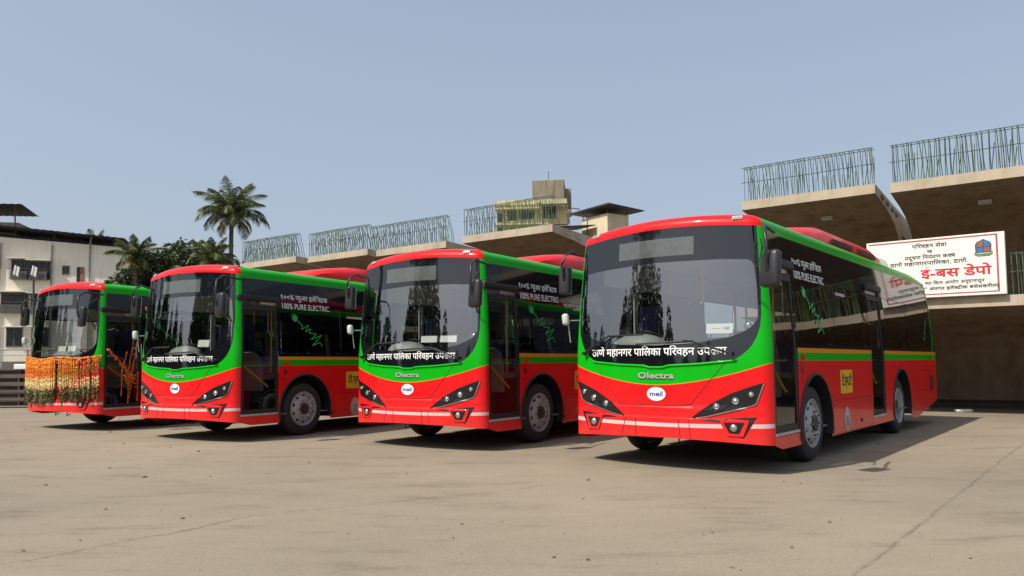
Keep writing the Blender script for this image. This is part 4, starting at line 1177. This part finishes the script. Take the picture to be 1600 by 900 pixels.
# ------------------------------------------------------------------ banner on the lower girder
def banner():
    a = Vector((8.02, 16.78, 0)); b = Vector((10.14, 15.25, 0)); d = b - a; ln = d.length
    root = empty('banner_sign', (a.x, a.y, 2.55), math.atan2(d.y, d.x))
    tag(root, 'white boxed depot banner with red and black print and a crest on the girder edge', 'sign')
    h = 1.30
    new_obj('frame_box', rbox(0, ln, 0.004, 0.16, 0, h, 0.012, 1), M['signside'], root)
    bm = bmesh.new(); bm.faces.new([bm.verts.new(p) for p in ((0.012, 0, 0.012), (ln - 0.012, 0, 0.012), (ln - 0.012, 0, h - 0.012), (0.012, 0, h - 0.012))])
    new_obj('printed_face', orient(bm, (0, -1, 0)), M['signface'], root, recalc=False)
    bm = bmesh.new()
    for x0, x1, z0, z1 in ((0.05, ln - .16, h - .065, h - .035), (0.05, ln - .16, .06, .085), (ln - .16, ln - .125, .06, h - .035)):
        bm.faces.new([bm.verts.new(p) for p in ((x0, -0.003, z0), (x1, -0.003, z0), (x1, -0.003, z1), (x0, -0.003, z1))])
    new_obj('border_print', orient(bm, (0, -1, 0)), M['pink'], root, recalc=False)
    P = lambda x, z: Vector((x, -0.005, z)); F = (0, -1, 0)
    k = ln / 212.0                                                   # metres per photo pixel along the sign
    X = lambda px: (px - 1360) * k * (1 + 0.0) 
    T = lambda *a: add_text('sign_lettering', root, *a[:5], P, a[5], a[6], F)
    T(['प', 'िरवहन', ' ', 'सेवा'], X(1434), X(1488), 1.094, 0.080, M['textk'], 0.012)
    T(['व'], X(1457), X(1466), 0.972, 0.067, M['textk'], 0.012)
    T(['प', ('ra', -0.30), 'दूषण', ' ', 'िनयं', 'त', ('ra', -0.28), 'ण', ' ', 'क', ('half', 'क', 0.6), 'ष'], X(1422), X(1500), 0.850, 0.080, M['textk'], 0.012)
    T(['ठाणे', ' ', 'महानगरपा', 'िलका', ', ठाणे.'], X(1398), X(1518), 0.717, 0.083, M['textk'], 0.012)
    T(['ई-बस', ' ', 'डेपो'], X(1446), X(1552), 0.439, 0.183, M['textr'], 0.022)
    T([('half', 'च', 0.6), 'या', ' ', 'िव', ('half', 'त', 0.55), 'त', ' ', 'आयोग', ' ', 'अनुदानातून'], X(1452), X(1541), 0.283, 0.067, M['textk'], 0.010)
    T(['हा" ', 'अंतग', ('reph',), 'त', ' ', 'इले', ('half', 'क', 0.7), 'ट', ('ra', -.2), 'ीक', ' ', 'बसेसकरीता)'], X(1444), X(1562), 0.161, 0.067, M['textk'], 0.012)
    # crest: gabled shield in red and blue with a green ribbon
    cx, cz = X(1541), 1.00
    def poly(name, pts, m, y):
        bm = bmesh.new(); bm.faces.new([bm.verts.new((cx + a * 1.12, y, cz + b * 1.12)) for a, b in pts])
        return new_obj(name, orient(bm, F), m, root, recalc=False)
    crimson = mat('crest_red', (0.30, 0.10, 0.08), 0.6); blue = mat('crest_blue', (0.03, 0.16, 0.34), 0.6, var=0.4, scale=30); rib = mat('crest_ribbon', (0.12, 0.22, 0.10), 0.6, var=0.5, scale=40)
    poly('crest_outline', [(-.125, -.10), (.125, -.10), (.13, .05), (.105, .10), (.0, .155), (-.105, .10), (-.13, .05)], M['textk'], -0.004)
    poly('crest_quarter', [(-.115, .01), (-.005, .01), (-.005, .142), (-.10, .095)], crimson, -0.006)
    poly('crest_quarter', [(.005, .01), (.12, .01), (.10, .095), (.005, .142)], blue, -0.006)
    poly('crest_quarter', [(-.115, -.09), (-.005, -.09), (-.005, .0), (-.115, .0)], blue, -0.006)
    poly('crest_quarter', [(.005, -.09), (.115, -.09), (.115, .0), (.005, .0)], crimson, -0.006)
    poly('crest_ribbon', [(-.15, -.08), (-.10, -.115), (.10, -.115), (.15, -.08), (.14, -.14), (.09, -.165), (-.09, -.165), (-.14, -.14)], rib, -0.007)
    bm = bmesh.new()
    g = [[bm.verts.new((0.22 + 0.30 * u - 0.12 * v, -0.03 - 0.05 * math.sin(3 * u + v), 0.62 + 0.40 * v - 0.14 * u)) for v in (0, .33, .66, 1)] for u in (0, .25, .5, .75, 1)]
    for i in range(4):
        for j in range(3): bm.faces.new((g[i][j], g[i + 1][j], g[i + 1][j + 1], g[i][j + 1]))
    new_obj('torn_flap', bm, M['textgrey'] if False else mat('flap_grey', (0.40, 0.40, 0.38), 0.7), root)
banner()

# ================================================================== BUILDINGS
FP, FD = Vector((-32.61, 62.0, 0)), Vector((-0.9703, -0.2419, 0))
def left_block():
    root = empty('apartment_block', FP, math.atan2(-FD.y, -FD.x))       # local +x runs to the right end; local -y faces the yard
    tag(root, 'long pale rendered apartment block with caged windows and a dark sheet canopy', 'building')
    root.scale = (1.05, 1, 1)
    fall = lambda x: 11.10 + 0.07 * min(11, -x)                 # the parapet falls towards the right end
    bm = bmesh.new(); prism(bm, [(-26, 0), (0, 0), (0, fall(0)), (-11, fall(-11)), (-26, fall(-11))], [], lambda a, z, t: (a, t, z), 0, 5)
    # openings are recessed panels built into the wall face
    new_obj('wall', bm, M['facade'], root)
    bm = bmesh.new(); prism(bm, [(-26, fall(-11) + .002), (-11, fall(-11) + .002), (0.03, fall(0) + .002), (0.03, fall(0) + .09), (-11, fall(-11) + .09), (-26, fall(-11) + .09)], [], lambda a, z, t: (a, t, z), -0.03, 0.28)
    new_obj('coping', bm, M['facade'], root)
    bm = bmesh.new(); n = 110; rows = []
    for i in range(n + 1):
        x = -26.6 + 27.1 * i / n; c = 0.035 * (i % 2)
        rows.append([bm.verts.new((x, y, z + c - 0.088 * max(-8, x + 4))) for y, z in ((-1.0, 12.2), (1.5, 11.98), (3.0, 12.2), (5.4, 11.85))])
    for i in range(n):
        for k in range(3): bm.faces.new((rows[i][k], rows[i + 1][k], rows[i + 1][k + 1], rows[i][k + 1]))
    new_obj('canopy', bm, M['sheet'], root)
    bm = bmesh.new()
    for x in (-0.6, -2.2, -4.8, -7.5, -10, -13):
        tube(bm, [(x, 0.15, fall(x)), (x, 0.15, 12.08 - .088 * max(-8, x + 4))], 0.05, 6)
        tube(bm, [(x, -0.95, 12.13 - .088 * max(-8, x + 4)), (x, 5.2, 11.78 - .088 * max(-8, x + 4))], 0.04, 4)
    prism(bm, [(-26, fall(-11)), (-11, fall(-11)), (-0.3, fall(-.3)), (-0.3, fall(-.3) + .3), (-11, fall(-11) + .5), (-26, fall(-11) + .5)], [], lambda a, z, t: (a, t, z), 0.9, 1.0)
    new_obj('canopy_post', bm, M['pole'], root)
    def window(x0, x1, z0, z1, cage, chajja=True, curtain=None):
        bm = bmesh.new(); box(bm, x0, x1, -0.02, 0.02, z0, z1)
        w = new_obj('window', bm, M['darkglass'], root)
        bm = bmesh.new()
        for a, b, c, d in ((x0 - .07, x0, z0 - .07, z1 + .07), (x1, x1 + .07, z0 - .07, z1 + .07), (x0, x1, z0 - .07, z0), (x0, x1, z1, z1 + .07), ((x0 + x1) / 2 - .03, (x0 + x1) / 2 + .03, z0, z1)): box(bm, a, b, -0.06, -0.003, c, d)
        new_obj('window_frame', bm, M['grille'], w)
        if cage:
            bm = bmesh.new(); k = int((x1 - x0) / 0.16)
            for i in range(k + 1): tube(bm, [(x0 + (x1 - x0) * i / k, -0.62, z0 - .1), (x0 + (x1 - x0) * i / k, -0.62, z1 - .05)], 0.012, 4)
            for z in (z0 - .1, z0 + .3, (z0 + z1) / 2, z1 - .05):
                tube(bm, [(x0, -0.03, z), (x0, -0.62, z), (x1, -0.62, z), (x1, -0.03, z)], 0.018, 4)
            box(bm, x0, x1, -0.62, -0.03, z0 - .14, z0 - .10)
            new_obj('window_cage', bm, M['grille'], w)
            bm = bmesh.new(); box(bm, x0 + .02, x1 - .02, -0.50, -0.46, z0 - .05, z0 + 0.55)
            new_obj('window_shelf', bm, M['grille'], w)
        if chajja:
            bm = bmesh.new(); box(bm, x0 - .2, x1 + .2, -0.72, -0.005, z1 + .08, z1 + .16)
            new_obj('sunshade', bm, M['facade'], w)
        if curtain:
            for a in curtain:
                bm = bmesh.new(); g = [[bm.verts.new((a + 0.35 * u + 0.1 * v, -0.66 - 0.03 * math.sin(9 * u), z0 + 0.25 + 0.75 * v - 0.2 * u)) for v in (0, .5, 1)] for u in (0, .25, .5, .75, 1)]
                for i in range(4):
                    for j in range(2): bm.faces.new((g[i][j], g[i + 1][j], g[i + 1][j + 1], g[i][j + 1]))
                new_obj('hung_cloth', bm, M['cloth'], w)
    window(-7.59, -6.40, 8.46, 9.92, True, True, (-7.3,)); window(-6.30, -5.03, 8.46, 9.80, True, True, (-6.1,))
    window(-8.2, -6.49, 5.74, 7.22, True); window(-6.18, -4.6, 5.70, 7.14, True)
    window(-7.79, -6.81, 2.98, 4.40, False); window(-6.07, -5.0, 2.98, 4.42, False)
    window(-4.07, -3.70, 8.87, 9.48, False, False)
    for x in (-12.5, -15.5, -18.5):
        for z in (3.05, 5.85, 8.65): window(x, x + 1.7, z, z + 1.4, z > 4)
    bm = bmesh.new(); box(bm, -3.12, -2.59, -0.02, 0.02, 7.2, 9.47)
    dn = new_obj('balcony_door', bm, M['darkglass'], root)
    bm = bmesh.new(); box(bm, -2.86, -2.59, -0.05, -0.021, 7.2, 9.42)
    new_obj('door_leaf', bm, M['terracotta'], dn)
    for x, zt in ((-8.39, 11.3), (-4.88, 11.25), (-2.21, 11.3)):
        bm = bmesh.new(); tube(bm, [(x, -0.09, 0), (x, -0.09, zt - .5), (x + .02, -0.09, zt)], 0.055, 8)
        new_obj('drain_pipe', bm, M['pipe'], root)
    bm = bmesh.new(); tube(bm, [(-2.2, -0.2, 11.0), (-2.1, -0.2, 11.9), (-1.95, -0.2, 12.5), (-2.12, -0.2, 12.65)], 0.05, 6)
    new_obj('vent_pipe', bm, M['pipe'], root)
    # terrace room with its own canopy at the left
    bm = bmesh.new(); box(bm, -16, -7.75, 1.5, 4.8, 11.3, 13.25)
    new_obj('terrace_room', bm, M['tank'], root)
    bm = bmesh.new(); rows = []
    for i in range(41):
        x = -17 + 9.6 * i / 40; c = 0.04 * (i % 2); rows.append([bm.verts.new((x, y, z + c + (x + 8) * 0.02)) for y, z in ((1.0, 14.7), (3, 14.55), (4.9, 14.4))])
    for i in range(40):
        for k in range(2): bm.faces.new((rows[i][k], rows[i + 1][k], rows[i + 1][k + 1], rows[i][k + 1]))
    new_obj('terrace_canopy', bm, M['sheet'], root)
    for x in (-7.95, -12.0):
        bm = bmesh.new(); tube(bm, [(x, 1.3, 11.3), (x, 1.3, 14.6)], 0.06, 6); new_obj('terrace_post', bm, M['pole'], root)
left_block()

def old_building():
    root = empty('old_building', (1.4, 55, 0), R(-6))
    tag(root, 'mildewed old concrete block crowned by a stained water tank and thin mast', 'building')
    bm = bmesh.new(); box(bm, -2.5, 2.6, 0, 8, 0, 13.0); new_obj('wall', bm, M['oldwall'], root)
    bm = bmesh.new(); box(bm, -2.62, 2.75, -0.12, 8.1, 13.0, 13.35); box(bm, -2.6, 0.7, -0.5, -0.004, 12.62, 12.72); box(bm, -2.6, 0.7, -0.5, -0.004, 11.45, 11.55)
    new_obj('parapet', bm, M['oldwall'], root)
    for x0, x1, z0, z1 in ((-1.6, -1.0, 11.8, 12.55), (-0.8, 0.3, 11.9, 12.55), (-1.5, -1.1, 10.6, 11.3), (-0.8, -0.2, 10.6, 11.35), (0.1, 0.4, 10.6, 11.35), (0.95, 1.9, 11.9, 12.8), (-2.4, -2.1, 10.4, 11.3), (-2.4, -2.1, 11.7, 12.4)):
        bm = bmesh.new(); box(bm, x0, x1, -0.03, 0.02, z0, z1); w = new_obj('window', bm, M['darkglass'], root)
        bm = bmesh.new(); box(bm, x0 - .06, x1 + .06, -0.09, -0.004, z0 - .08, z0 - .002); new_obj('sill', bm, M['oldwall'], w)
    bm = rbox(0.15, 2.55, 0.5, 4.0, 13.35, 14.95, 0.04, 1); box(bm, 2.55, 3.0, 2.0, 3.4, 13.2, 14.6)
    tk = new_obj('water_tank', bm, M['tank'], root)
    bm = bmesh.new(); tube(bm, [(1.3, 2, 14.9), (1.3, 2, 16.0)], 0.025, 5); new_obj('mast', bm, M['pole'], tk)
    bm = bmesh.new()
    vs = [bm.verts.new(p) for p in ((0.6, -1.5, 12.75), (3.7, -1.5, 12.2), (3.7, 0.3, 12.6), (0.6, 0.3, 13.1))]; bm.faces.new(vs)
    vs2 = [bm.verts.new(v.co + Vector((0, 0, 0.05))) for v in vs]; bm.faces.new(vs2[::-1])
    for i in range(4): bm.faces.new((vs[i], vs[(i + 1) % 4], vs2[(i + 1) % 4], vs2[i]))
    new_obj('porch_canopy', bm, M['sheet'], root)
old_building()

def slab(bm, pts, t):
    v = [bm.verts.new(p) for p in pts]; bm.faces.new(v); u = [bm.verts.new(q.co - Vector((0, 0, t))) for q in v]; bm.faces.new(u[::-1])
    for i in range(len(v)): bm.faces.new((v[i], v[(i + 1) % len(v)], u[(i + 1) % len(v)], u[i]))
def cream_building():
    root = empty('cream_building', (5.85, 45, 0), R(33))                # corner towards the yard; +x runs right and back, +y left and back
    tag(root, 'cream stair tower under a flared dark sheet roof on thin posts', 'building')
    bm = bmesh.new(); box(bm, 0, 1.7, 0, 2.5, 0, 10.30); new_obj('wall', bm, M['creamwall'], root)
    bm = bmesh.new(); box(bm, -1.2, 4.5, 2.52, 8, 0, 8.9); new_obj('rear_wing', bm, M['creamwall'], root)
    bm = bmesh.new()
    A = [(-0.45, -0.75, 10.74), (2.35, -0.75, 10.58), (2.35, 3.1, 10.62), (-0.45, 3.3, 10.78)]; pk = [(0.85, 0.9, 11.22), (0.85, 1.8, 11.22)]
    va = [bm.verts.new(p) for p in A]; vp = [bm.verts.new(p) for p in pk]
    for q in ((va[0], va[1], vp[0]), (va[1], va[2], vp[1], vp[0]), (va[2], va[3], vp[1]), (va[3], va[0], vp[0], vp[1])): bm.faces.new(q)
    vb = [bm.verts.new(v.co - Vector((0, 0, 0.05))) for v in va]; bm.faces.new(vb)
    for i in range(4): bm.faces.new((va[i], va[(i + 1) % 4], vb[(i + 1) % 4], vb[i]))
    new_obj('roof', bm, M['sheet'], root)
    for x, y in ((0.06, 0.06), (1.64, 0.06), (0.06, 2.44), (1.64, 2.44), (0.85, 0.06)):
        bm = bmesh.new(); tube(bm, [(x, y, 10.2), (x, y, 10.8)], 0.03, 5); new_obj('roof_post', bm, M['pole'], root)
    bm = bmesh.new(); tube(bm, [(-0.06, 1.9, 0), (-0.06, 1.9, 10.3), (-0.3, 2.1, 10.55)], 0.03, 5); new_obj('drain_pipe', bm, M['pipe'], root)
    for pts in (((-3.0, 0.8, 9.35), (-0.12, 1.0, 9.75), (-0.12, 2.9, 9.75), (-3.0, 2.9, 9.45)), ((-2.6, 3.2, 9.85), (-0.6, 3.2, 10.1), (-0.9, 5.0, 10.35), (-2.6, 5.0, 10.1))):
        bm = bmesh.new(); slab(bm, pts, 0.05); new_obj('lean_to_roof', bm, M['sheet'], root)
    bm = bmesh.new(); box(bm, -2.4, -0.12, 1.3, 2.4, 0, 9.0); new_obj('side_wall', bm, M['creamwall'], root)
    bm = bmesh.new(); bmesh.ops.create_uvsphere(bm, u_segments=14, v_segments=6, radius=0.25, matrix=Matrix.Translation((-1.2, 2.2, 10.55)) @ Matrix.Rotation(R(70), 4, 'Y') @ Matrix.Diagonal((1, 1, .3, 1)))
    tube(bm, [(-1.2, 2.25, 9.6), (-1.2, 2.25, 10.5)], 0.03, 5); new_obj('satellite_dish', bm, M['grille'], root)
cream_building()

# ================================================================== LEFT YARD EDGE: stacked beams, railing, pole
def yard_edge():
    rnd = random.Random(21)
    for k in range(5):
        z = 0.06 + k * 0.235; h = 0.165
        bm = bmesh.new(); x0, x1 = -22 + rnd.uniform(-.3, .3), -12.2 + rnd.uniform(-.4, .2); y = 22.9 + rnd.uniform(-.06, .06)
        for a, b, c, d in ((y - .12, y + .12, z, z + .025), (y - .12, y + .12, z + h - .025, z + h), (y - .012, y + .012, z + .0255, z + h - .0255)): box(bm, x0, x1, a, b, c, d)
        for x in range(-21, -12): box(bm, x - .02, x + .02, y - .11, y - .0125, z + .0255, z + h - .0255)
        o = new_obj('steel_beam', bm, M['beam'])
        tag(o, ['lowest rusty steel beam of the stack at the left yard edge', 'rusty steel beam second from the bottom of the left stack', 'middle rusty steel beam of the stack at the left yard edge', 'rusty steel beam second from the top of the left stack', 'topmost rusty steel beam, with white slabs lying on it'][k], 'beam', 'rusty steel beams stacked at the yard edge')
        if k < 4:
            for x in (-20.6, -17.2, -14.6, -13.2):
                b = new_obj('packing_timber', rbox(x - .09, x + .09, y - .2, y + .2, z + h, z + .235, .005, 1), M['block'])
                tag(b, 'short packing timber between two stacked steel beams', 'timber', 'timbers between the stacked beams')
    for i, (x, w, h) in enumerate(((-15.15, .42, .16), (-14.55, .5, .22), (-16.3, .6, .2))):
        o = new_obj('white_slab', rbox(x, x + w, 22.75, 23.05, 1.168, 1.168 + h, .02, 1), M['paper'])
        tag(o, ['small white slab on the top beam, left of a bigger one', 'bigger white slab on the top beam beside the flower curtain', 'long white slab on the top beam at the picture edge'][i], 'slab', 'white slabs on the beam stack')
    root = empty('pipe_railing', (-17, 24.0, 0)); tag(root, 'thin pipe railing on a low dark wall behind the stacked beams', 'railing')
    bm = bmesh.new(); box(bm, -6, 5, 0, 0.25, 0, 1.42); new_obj('low_wall', bm, M['block'], root)
    bm = bmesh.new(); tube(bm, [(-6, 0.1, 1.80), (5, 0.1, 1.80)], 0.025, 6); tube(bm, [(-6, 0.1, 1.62), (5, 0.1, 1.62)], 0.012, 6); new_obj('rail', bm, M['pipe'], root)
    for x in range(-6, 6): bm = bmesh.new(); tube(bm, [(x + .4, 0.1, 1.42), (x + .4, 0.1, 1.80)], 0.02, 6); new_obj('post', bm, M['pole'], root)
    root = empty('service_pole', (-25.6, 40.0, 0)); tag(root, 'thin dark leaning pole before the pale apartment block', 'pole')
    bm = bmesh.new(); tube(bm, [(0.0, 0, 0), (-0.02, 0, 3.2), (-0.10, 0, 6.0)], [0.06, 0.055, 0.05], 8); new_obj('shaft', bm, M['pole'], root)
    bm = bmesh.new(); box(bm, -0.35, 0.2, -0.03, 0.03, 5.9, 5.96); new_obj('cross_arm', bm, M['pole'], root)
yard_edge()

# pale bag and debris by the girder
o = new_obj('cement_bag', rbox(-0.18, 0.18, -0.10, 0.10, 0, 0.07, 0.03, 2), M['cloth'], smooth=60, loc=(10.45, 17.45, 0)); o.rotation_euler = (0, 0, R(-8))
tag(o, 'flat white bag lying on the yard in front of the lower girder', 'bag')

# ================================================================== TREES
def frond(seed, ln, droop, mm):
    """one feathery palm frond running along +x, built from a curved rib and hanging leaflets"""
    rnd = random.Random(seed); bm = bmesh.new(); pts = []; a = R(52 - 16 * droop); x = z = 0.0; n = 16
    for i in range(n + 1):
        pts.append(Vector((x, 0, z))); st = ln / n; x += math.cos(a) * st; z += math.sin(a) * st; a -= R(3.2 + 5.4 * droop) * (0.4 + 1.3 * i / n)
    tube(bm, pts, [0.035 * (1 - 0.85 * i / n) for i in range(n + 1)], 4)
    m = 64
    for i in range(4, m):
        t = i / m; k = t * n; j = min(n - 1, int(k)); p = pts[j].lerp(pts[j + 1], k - j); d = (pts[j + 1] - pts[j]).normalized()
        l_ = ln * 0.235 * (math.sin(math.pi * min(1, 0.12 + t * 0.93)) ** 0.6) * rnd.uniform(.8, 1.15)
        for sg in (-1, 1):
            if rnd.random() < 0.06: continue
            out = (d * 0.75 + Vector((0, sg * 0.85, 0)) + Vector((0, 0, -0.25 - 0.3 * rnd.random()))).normalized()
            w = d.cross(Vector((0, sg, 0))).normalized() * 0.0 + d * 0.021
            e1 = p + out * l_ * 0.55 + Vector((0, 0, -0.05 * l_)); e2 = p + out * l_ + Vector((0, 0, -0.33 * l_))
            q = [bm.verts.new(v) for v in (p - w, p + w, e1 + w * .8, e2, e1 - w * .8)]
            bm.faces.new(q)
    return new_obj('frond', bm, mm, recalc=False)
_fr = {}
def palm(x, y, h, ln, nf, label, seed, tr=0.16):
    rnd = random.Random(seed); root = empty('coconut_palm', (x, y, 0), 0, label, 'palm tree', 'coconut palms')
    bm = bmesh.new(); bx = rnd.uniform(-.25, .25)
    pts = [(bx * math.sin(k / 10 * 2), 0.0, h * k / 10) for k in range(11)]
    tube(bm, pts, [tr * (1.35 if k == 0 else 1.0 - 0.03 * k) * (1 + 0.03 * (k % 2)) for k in range(11)], 10); new_obj('trunk', bm, M['trunk'], root, 60)
    top = Vector(pts[-1])
    for i in range(nf):
        t = i / nf; droop = 0.15 + 1.25 * t + rnd.uniform(-.1, .1); dry = t > 0.86
        key = (round(droop * 4), dry, rnd.randrange(2), ln)
        if key not in _fr: o = _fr[key] = frond(hash(key) % 999, ln, droop, M['palmdry' if dry else 'palmleaf'])
        else: o = _fr[key].copy(); COL.objects.link(o)
        o.parent = root; o.location = top; az = i * 2.39996 + rnd.uniform(-.2, .2)
        o.rotation_euler = (0, R(-34 * (1 - t) + 22 * t) * (1 if not dry else 1.5), az); s = rnd.uniform(.85, 1.08) * (0.8 if dry else 1); o.scale = (s, s, s)
    bm = bmesh.new()
    for i in range(9): bmesh.ops.create_icosphere(bm, subdivisions=2, radius=0.13, matrix=Matrix.Translation(top + Vector((math.cos(i * .7) * .28, math.sin(i * .7) * .28, -0.2 - .1 * (i % 3)))))
    new_obj('coconuts', bm, M['palmdry'], root, 60)
palm(-18.7, 50, 11.2, 3.15, 38, 'tall coconut palm standing clear against the sky', 1, 0.19)
palm(-24.2, 47.5, 8.0, 2.15, 22, 'coconut palm close to the right end of the apartment block', 2)
palm(-18.4, 46, 7.7, 2.0, 18, 'low coconut palm beneath the tall one', 3)
palm(-38.6, 69, 12.3, 2.4, 16, 'coconut palm crown showing over the apartment block canopy', 4)

_leafcache = {}
def tree(name, x, y, h, lobes, label, seed, n_leaf, leaf=0.22, group=None, trunk_r=0.25, cat='tree', base=None):
    """trunk with limbs, crown of leaf-sized faces scattered through several uneven lobes (dx, dy, z, rx, rz)"""
    rnd = random.Random(seed); root = empty(name, (x, y, 0), 0, label, cat, group)
    bm = bmesh.new(); tube(bm, [(0, 0, 0), (0.1, 0.05, h * .3), (0.0, 0, h * .55), (0.05, 0, h * 0.8)], [trunk_r, trunk_r * .8, trunk_r * .5, trunk_r * .15], 8)
    for dx, dy, z, rx, rz in lobes: tube(bm, [(0, 0, min(z - rz * .6, h * .5)), (dx * .5, dy * .5, z - rz * .3), (dx, dy, z + rz * .2)], [trunk_r * .45, trunk_r * .28, .03], 6)
    new_obj('trunk', bm, M['trunk'], root, 60)
    bm = bmesh.new(); tot = sum(rx * rx * rz for _, _, _, rx, rz in lobes)
    for dx, dy, z, rx, rz in lobes:
        for _ in range(int(n_leaf * rx * rx * rz / tot)):
            while True:
                p = Vector((rnd.uniform(-1, 1), rnd.uniform(-1, 1), rnd.uniform(-1, 1)))
                if 0.2 < p.length < 1: break
            p = p * (p.length ** -0.45)
            q = Vector((dx + p.x * rx, dy + p.y * rx, z + p.z * rz))
            nz = noise.noise(q * (1.6 / max(.6, rx * .5)) + Vector((seed, 0, 0)))
            if nz < -0.12 + 0.1 * rnd.random(): continue
            q += Vector((rnd.gauss(0, .12), rnd.gauss(0, .12), rnd.gauss(0, .12))) * rx * .5
            s = leaf * rnd.uniform(.6, 1.25)
            u = Vector((rnd.gauss(0, 1), rnd.gauss(0, 1), rnd.gauss(0, .6))).normalized(); v = u.cross(Vector((rnd.gauss(0, 1), rnd.gauss(0, 1), rnd.gauss(0, 1)))).normalized()
            bm.faces.new([bm.verts.new(q + w) for w in (u * s, v * s * .45, -u * s, -v * s * .45)])
    new_obj('crown', bm, M['leaf'], root, recalc=False)
tree('broadleaf_tree', -21.0, 49, 9.2, [(0, 0, 7.9, 2.2, 1.5), (-2.0, .5, 7.3, 1.7, 1.4), (1.9, 0, 7.2, 1.7, 1.3), (-4.0, .8, 6.0, 1.9, 1.9), (-4.6, .6, 4.4, 1.8, 1.6), (.5, -.6, 5.2, 2.8, 1.6), (-2.4, 0, 4.6, 2.0, 1.8), (2.8, .4, 4.5, 1.8, 1.8)], 'broad dark tree between the apartment block and the tall palm', 5, 30000, 0.21)
tree('broadleaf_tree', -27.5, 56, 8.0, [(0, 0, 5.6, 2.6, 2.0), (2.2, 0, 4.6, 2.4, 2.2), (-1.2, 0, 6.6, 1.4, 1.2)], 'shaded tree beside the right end wall of the apartment block', 6, 12000, 0.28)
tree('broadleaf_tree', -16.0, 54, 7.0, [(0, 0, 4.6, 2.6, 2.2), (2.4, 0, 4.2, 2.2, 2.0), (-1.9, 0, 4.9, 2.0, 1.8)], 'low dark tree behind the farthest girder segment', 8, 12000, 0.28)
# the mast-like trees across the road that the windscreens mirror
spots = [(-26, -6.0, 8.0, 1.7), (-27, -3.4, 10.5, 2.2), (-26, -1.0, 12.5, 2.4), (-25.5, 1.2, 14.0, 2.5), (-27, 3.4, 10.5, 2.2), (-26, 5.6, 8.0, 1.7),
         (-28, -12.5, 5.5, 1.0), (-26, -15.5, 6.8, 0.7), (-27, -19.5, 7.5, 0.8), (-27, 16.0, 9.5, 0.9)]
spots += [(-33 - (k % 3), 9 + 2.4 * k, 5.8 + 0.33 * k + (k % 2) * 0.8, 1.9) for k in range(9)]
for i, (x, y, h, r) in enumerate(spots):
    tree('mast_tree', x, y, h, [(0, 0, h * .30, r, h * .24), (.2, .3, h * .48, r * .85, h * .2), (-.1, 0, h * .66, r * .62, h * .18), (0, 0, h * .84, r * .36, h * .15)],
         'slender dark tree left of the view, seen only mirrored in the bus windscreens', 60 + i, 5500, 0.26, 'mast trees mirrored in the windscreens', 0.2)
bpy.data.objects.remove(_txto)
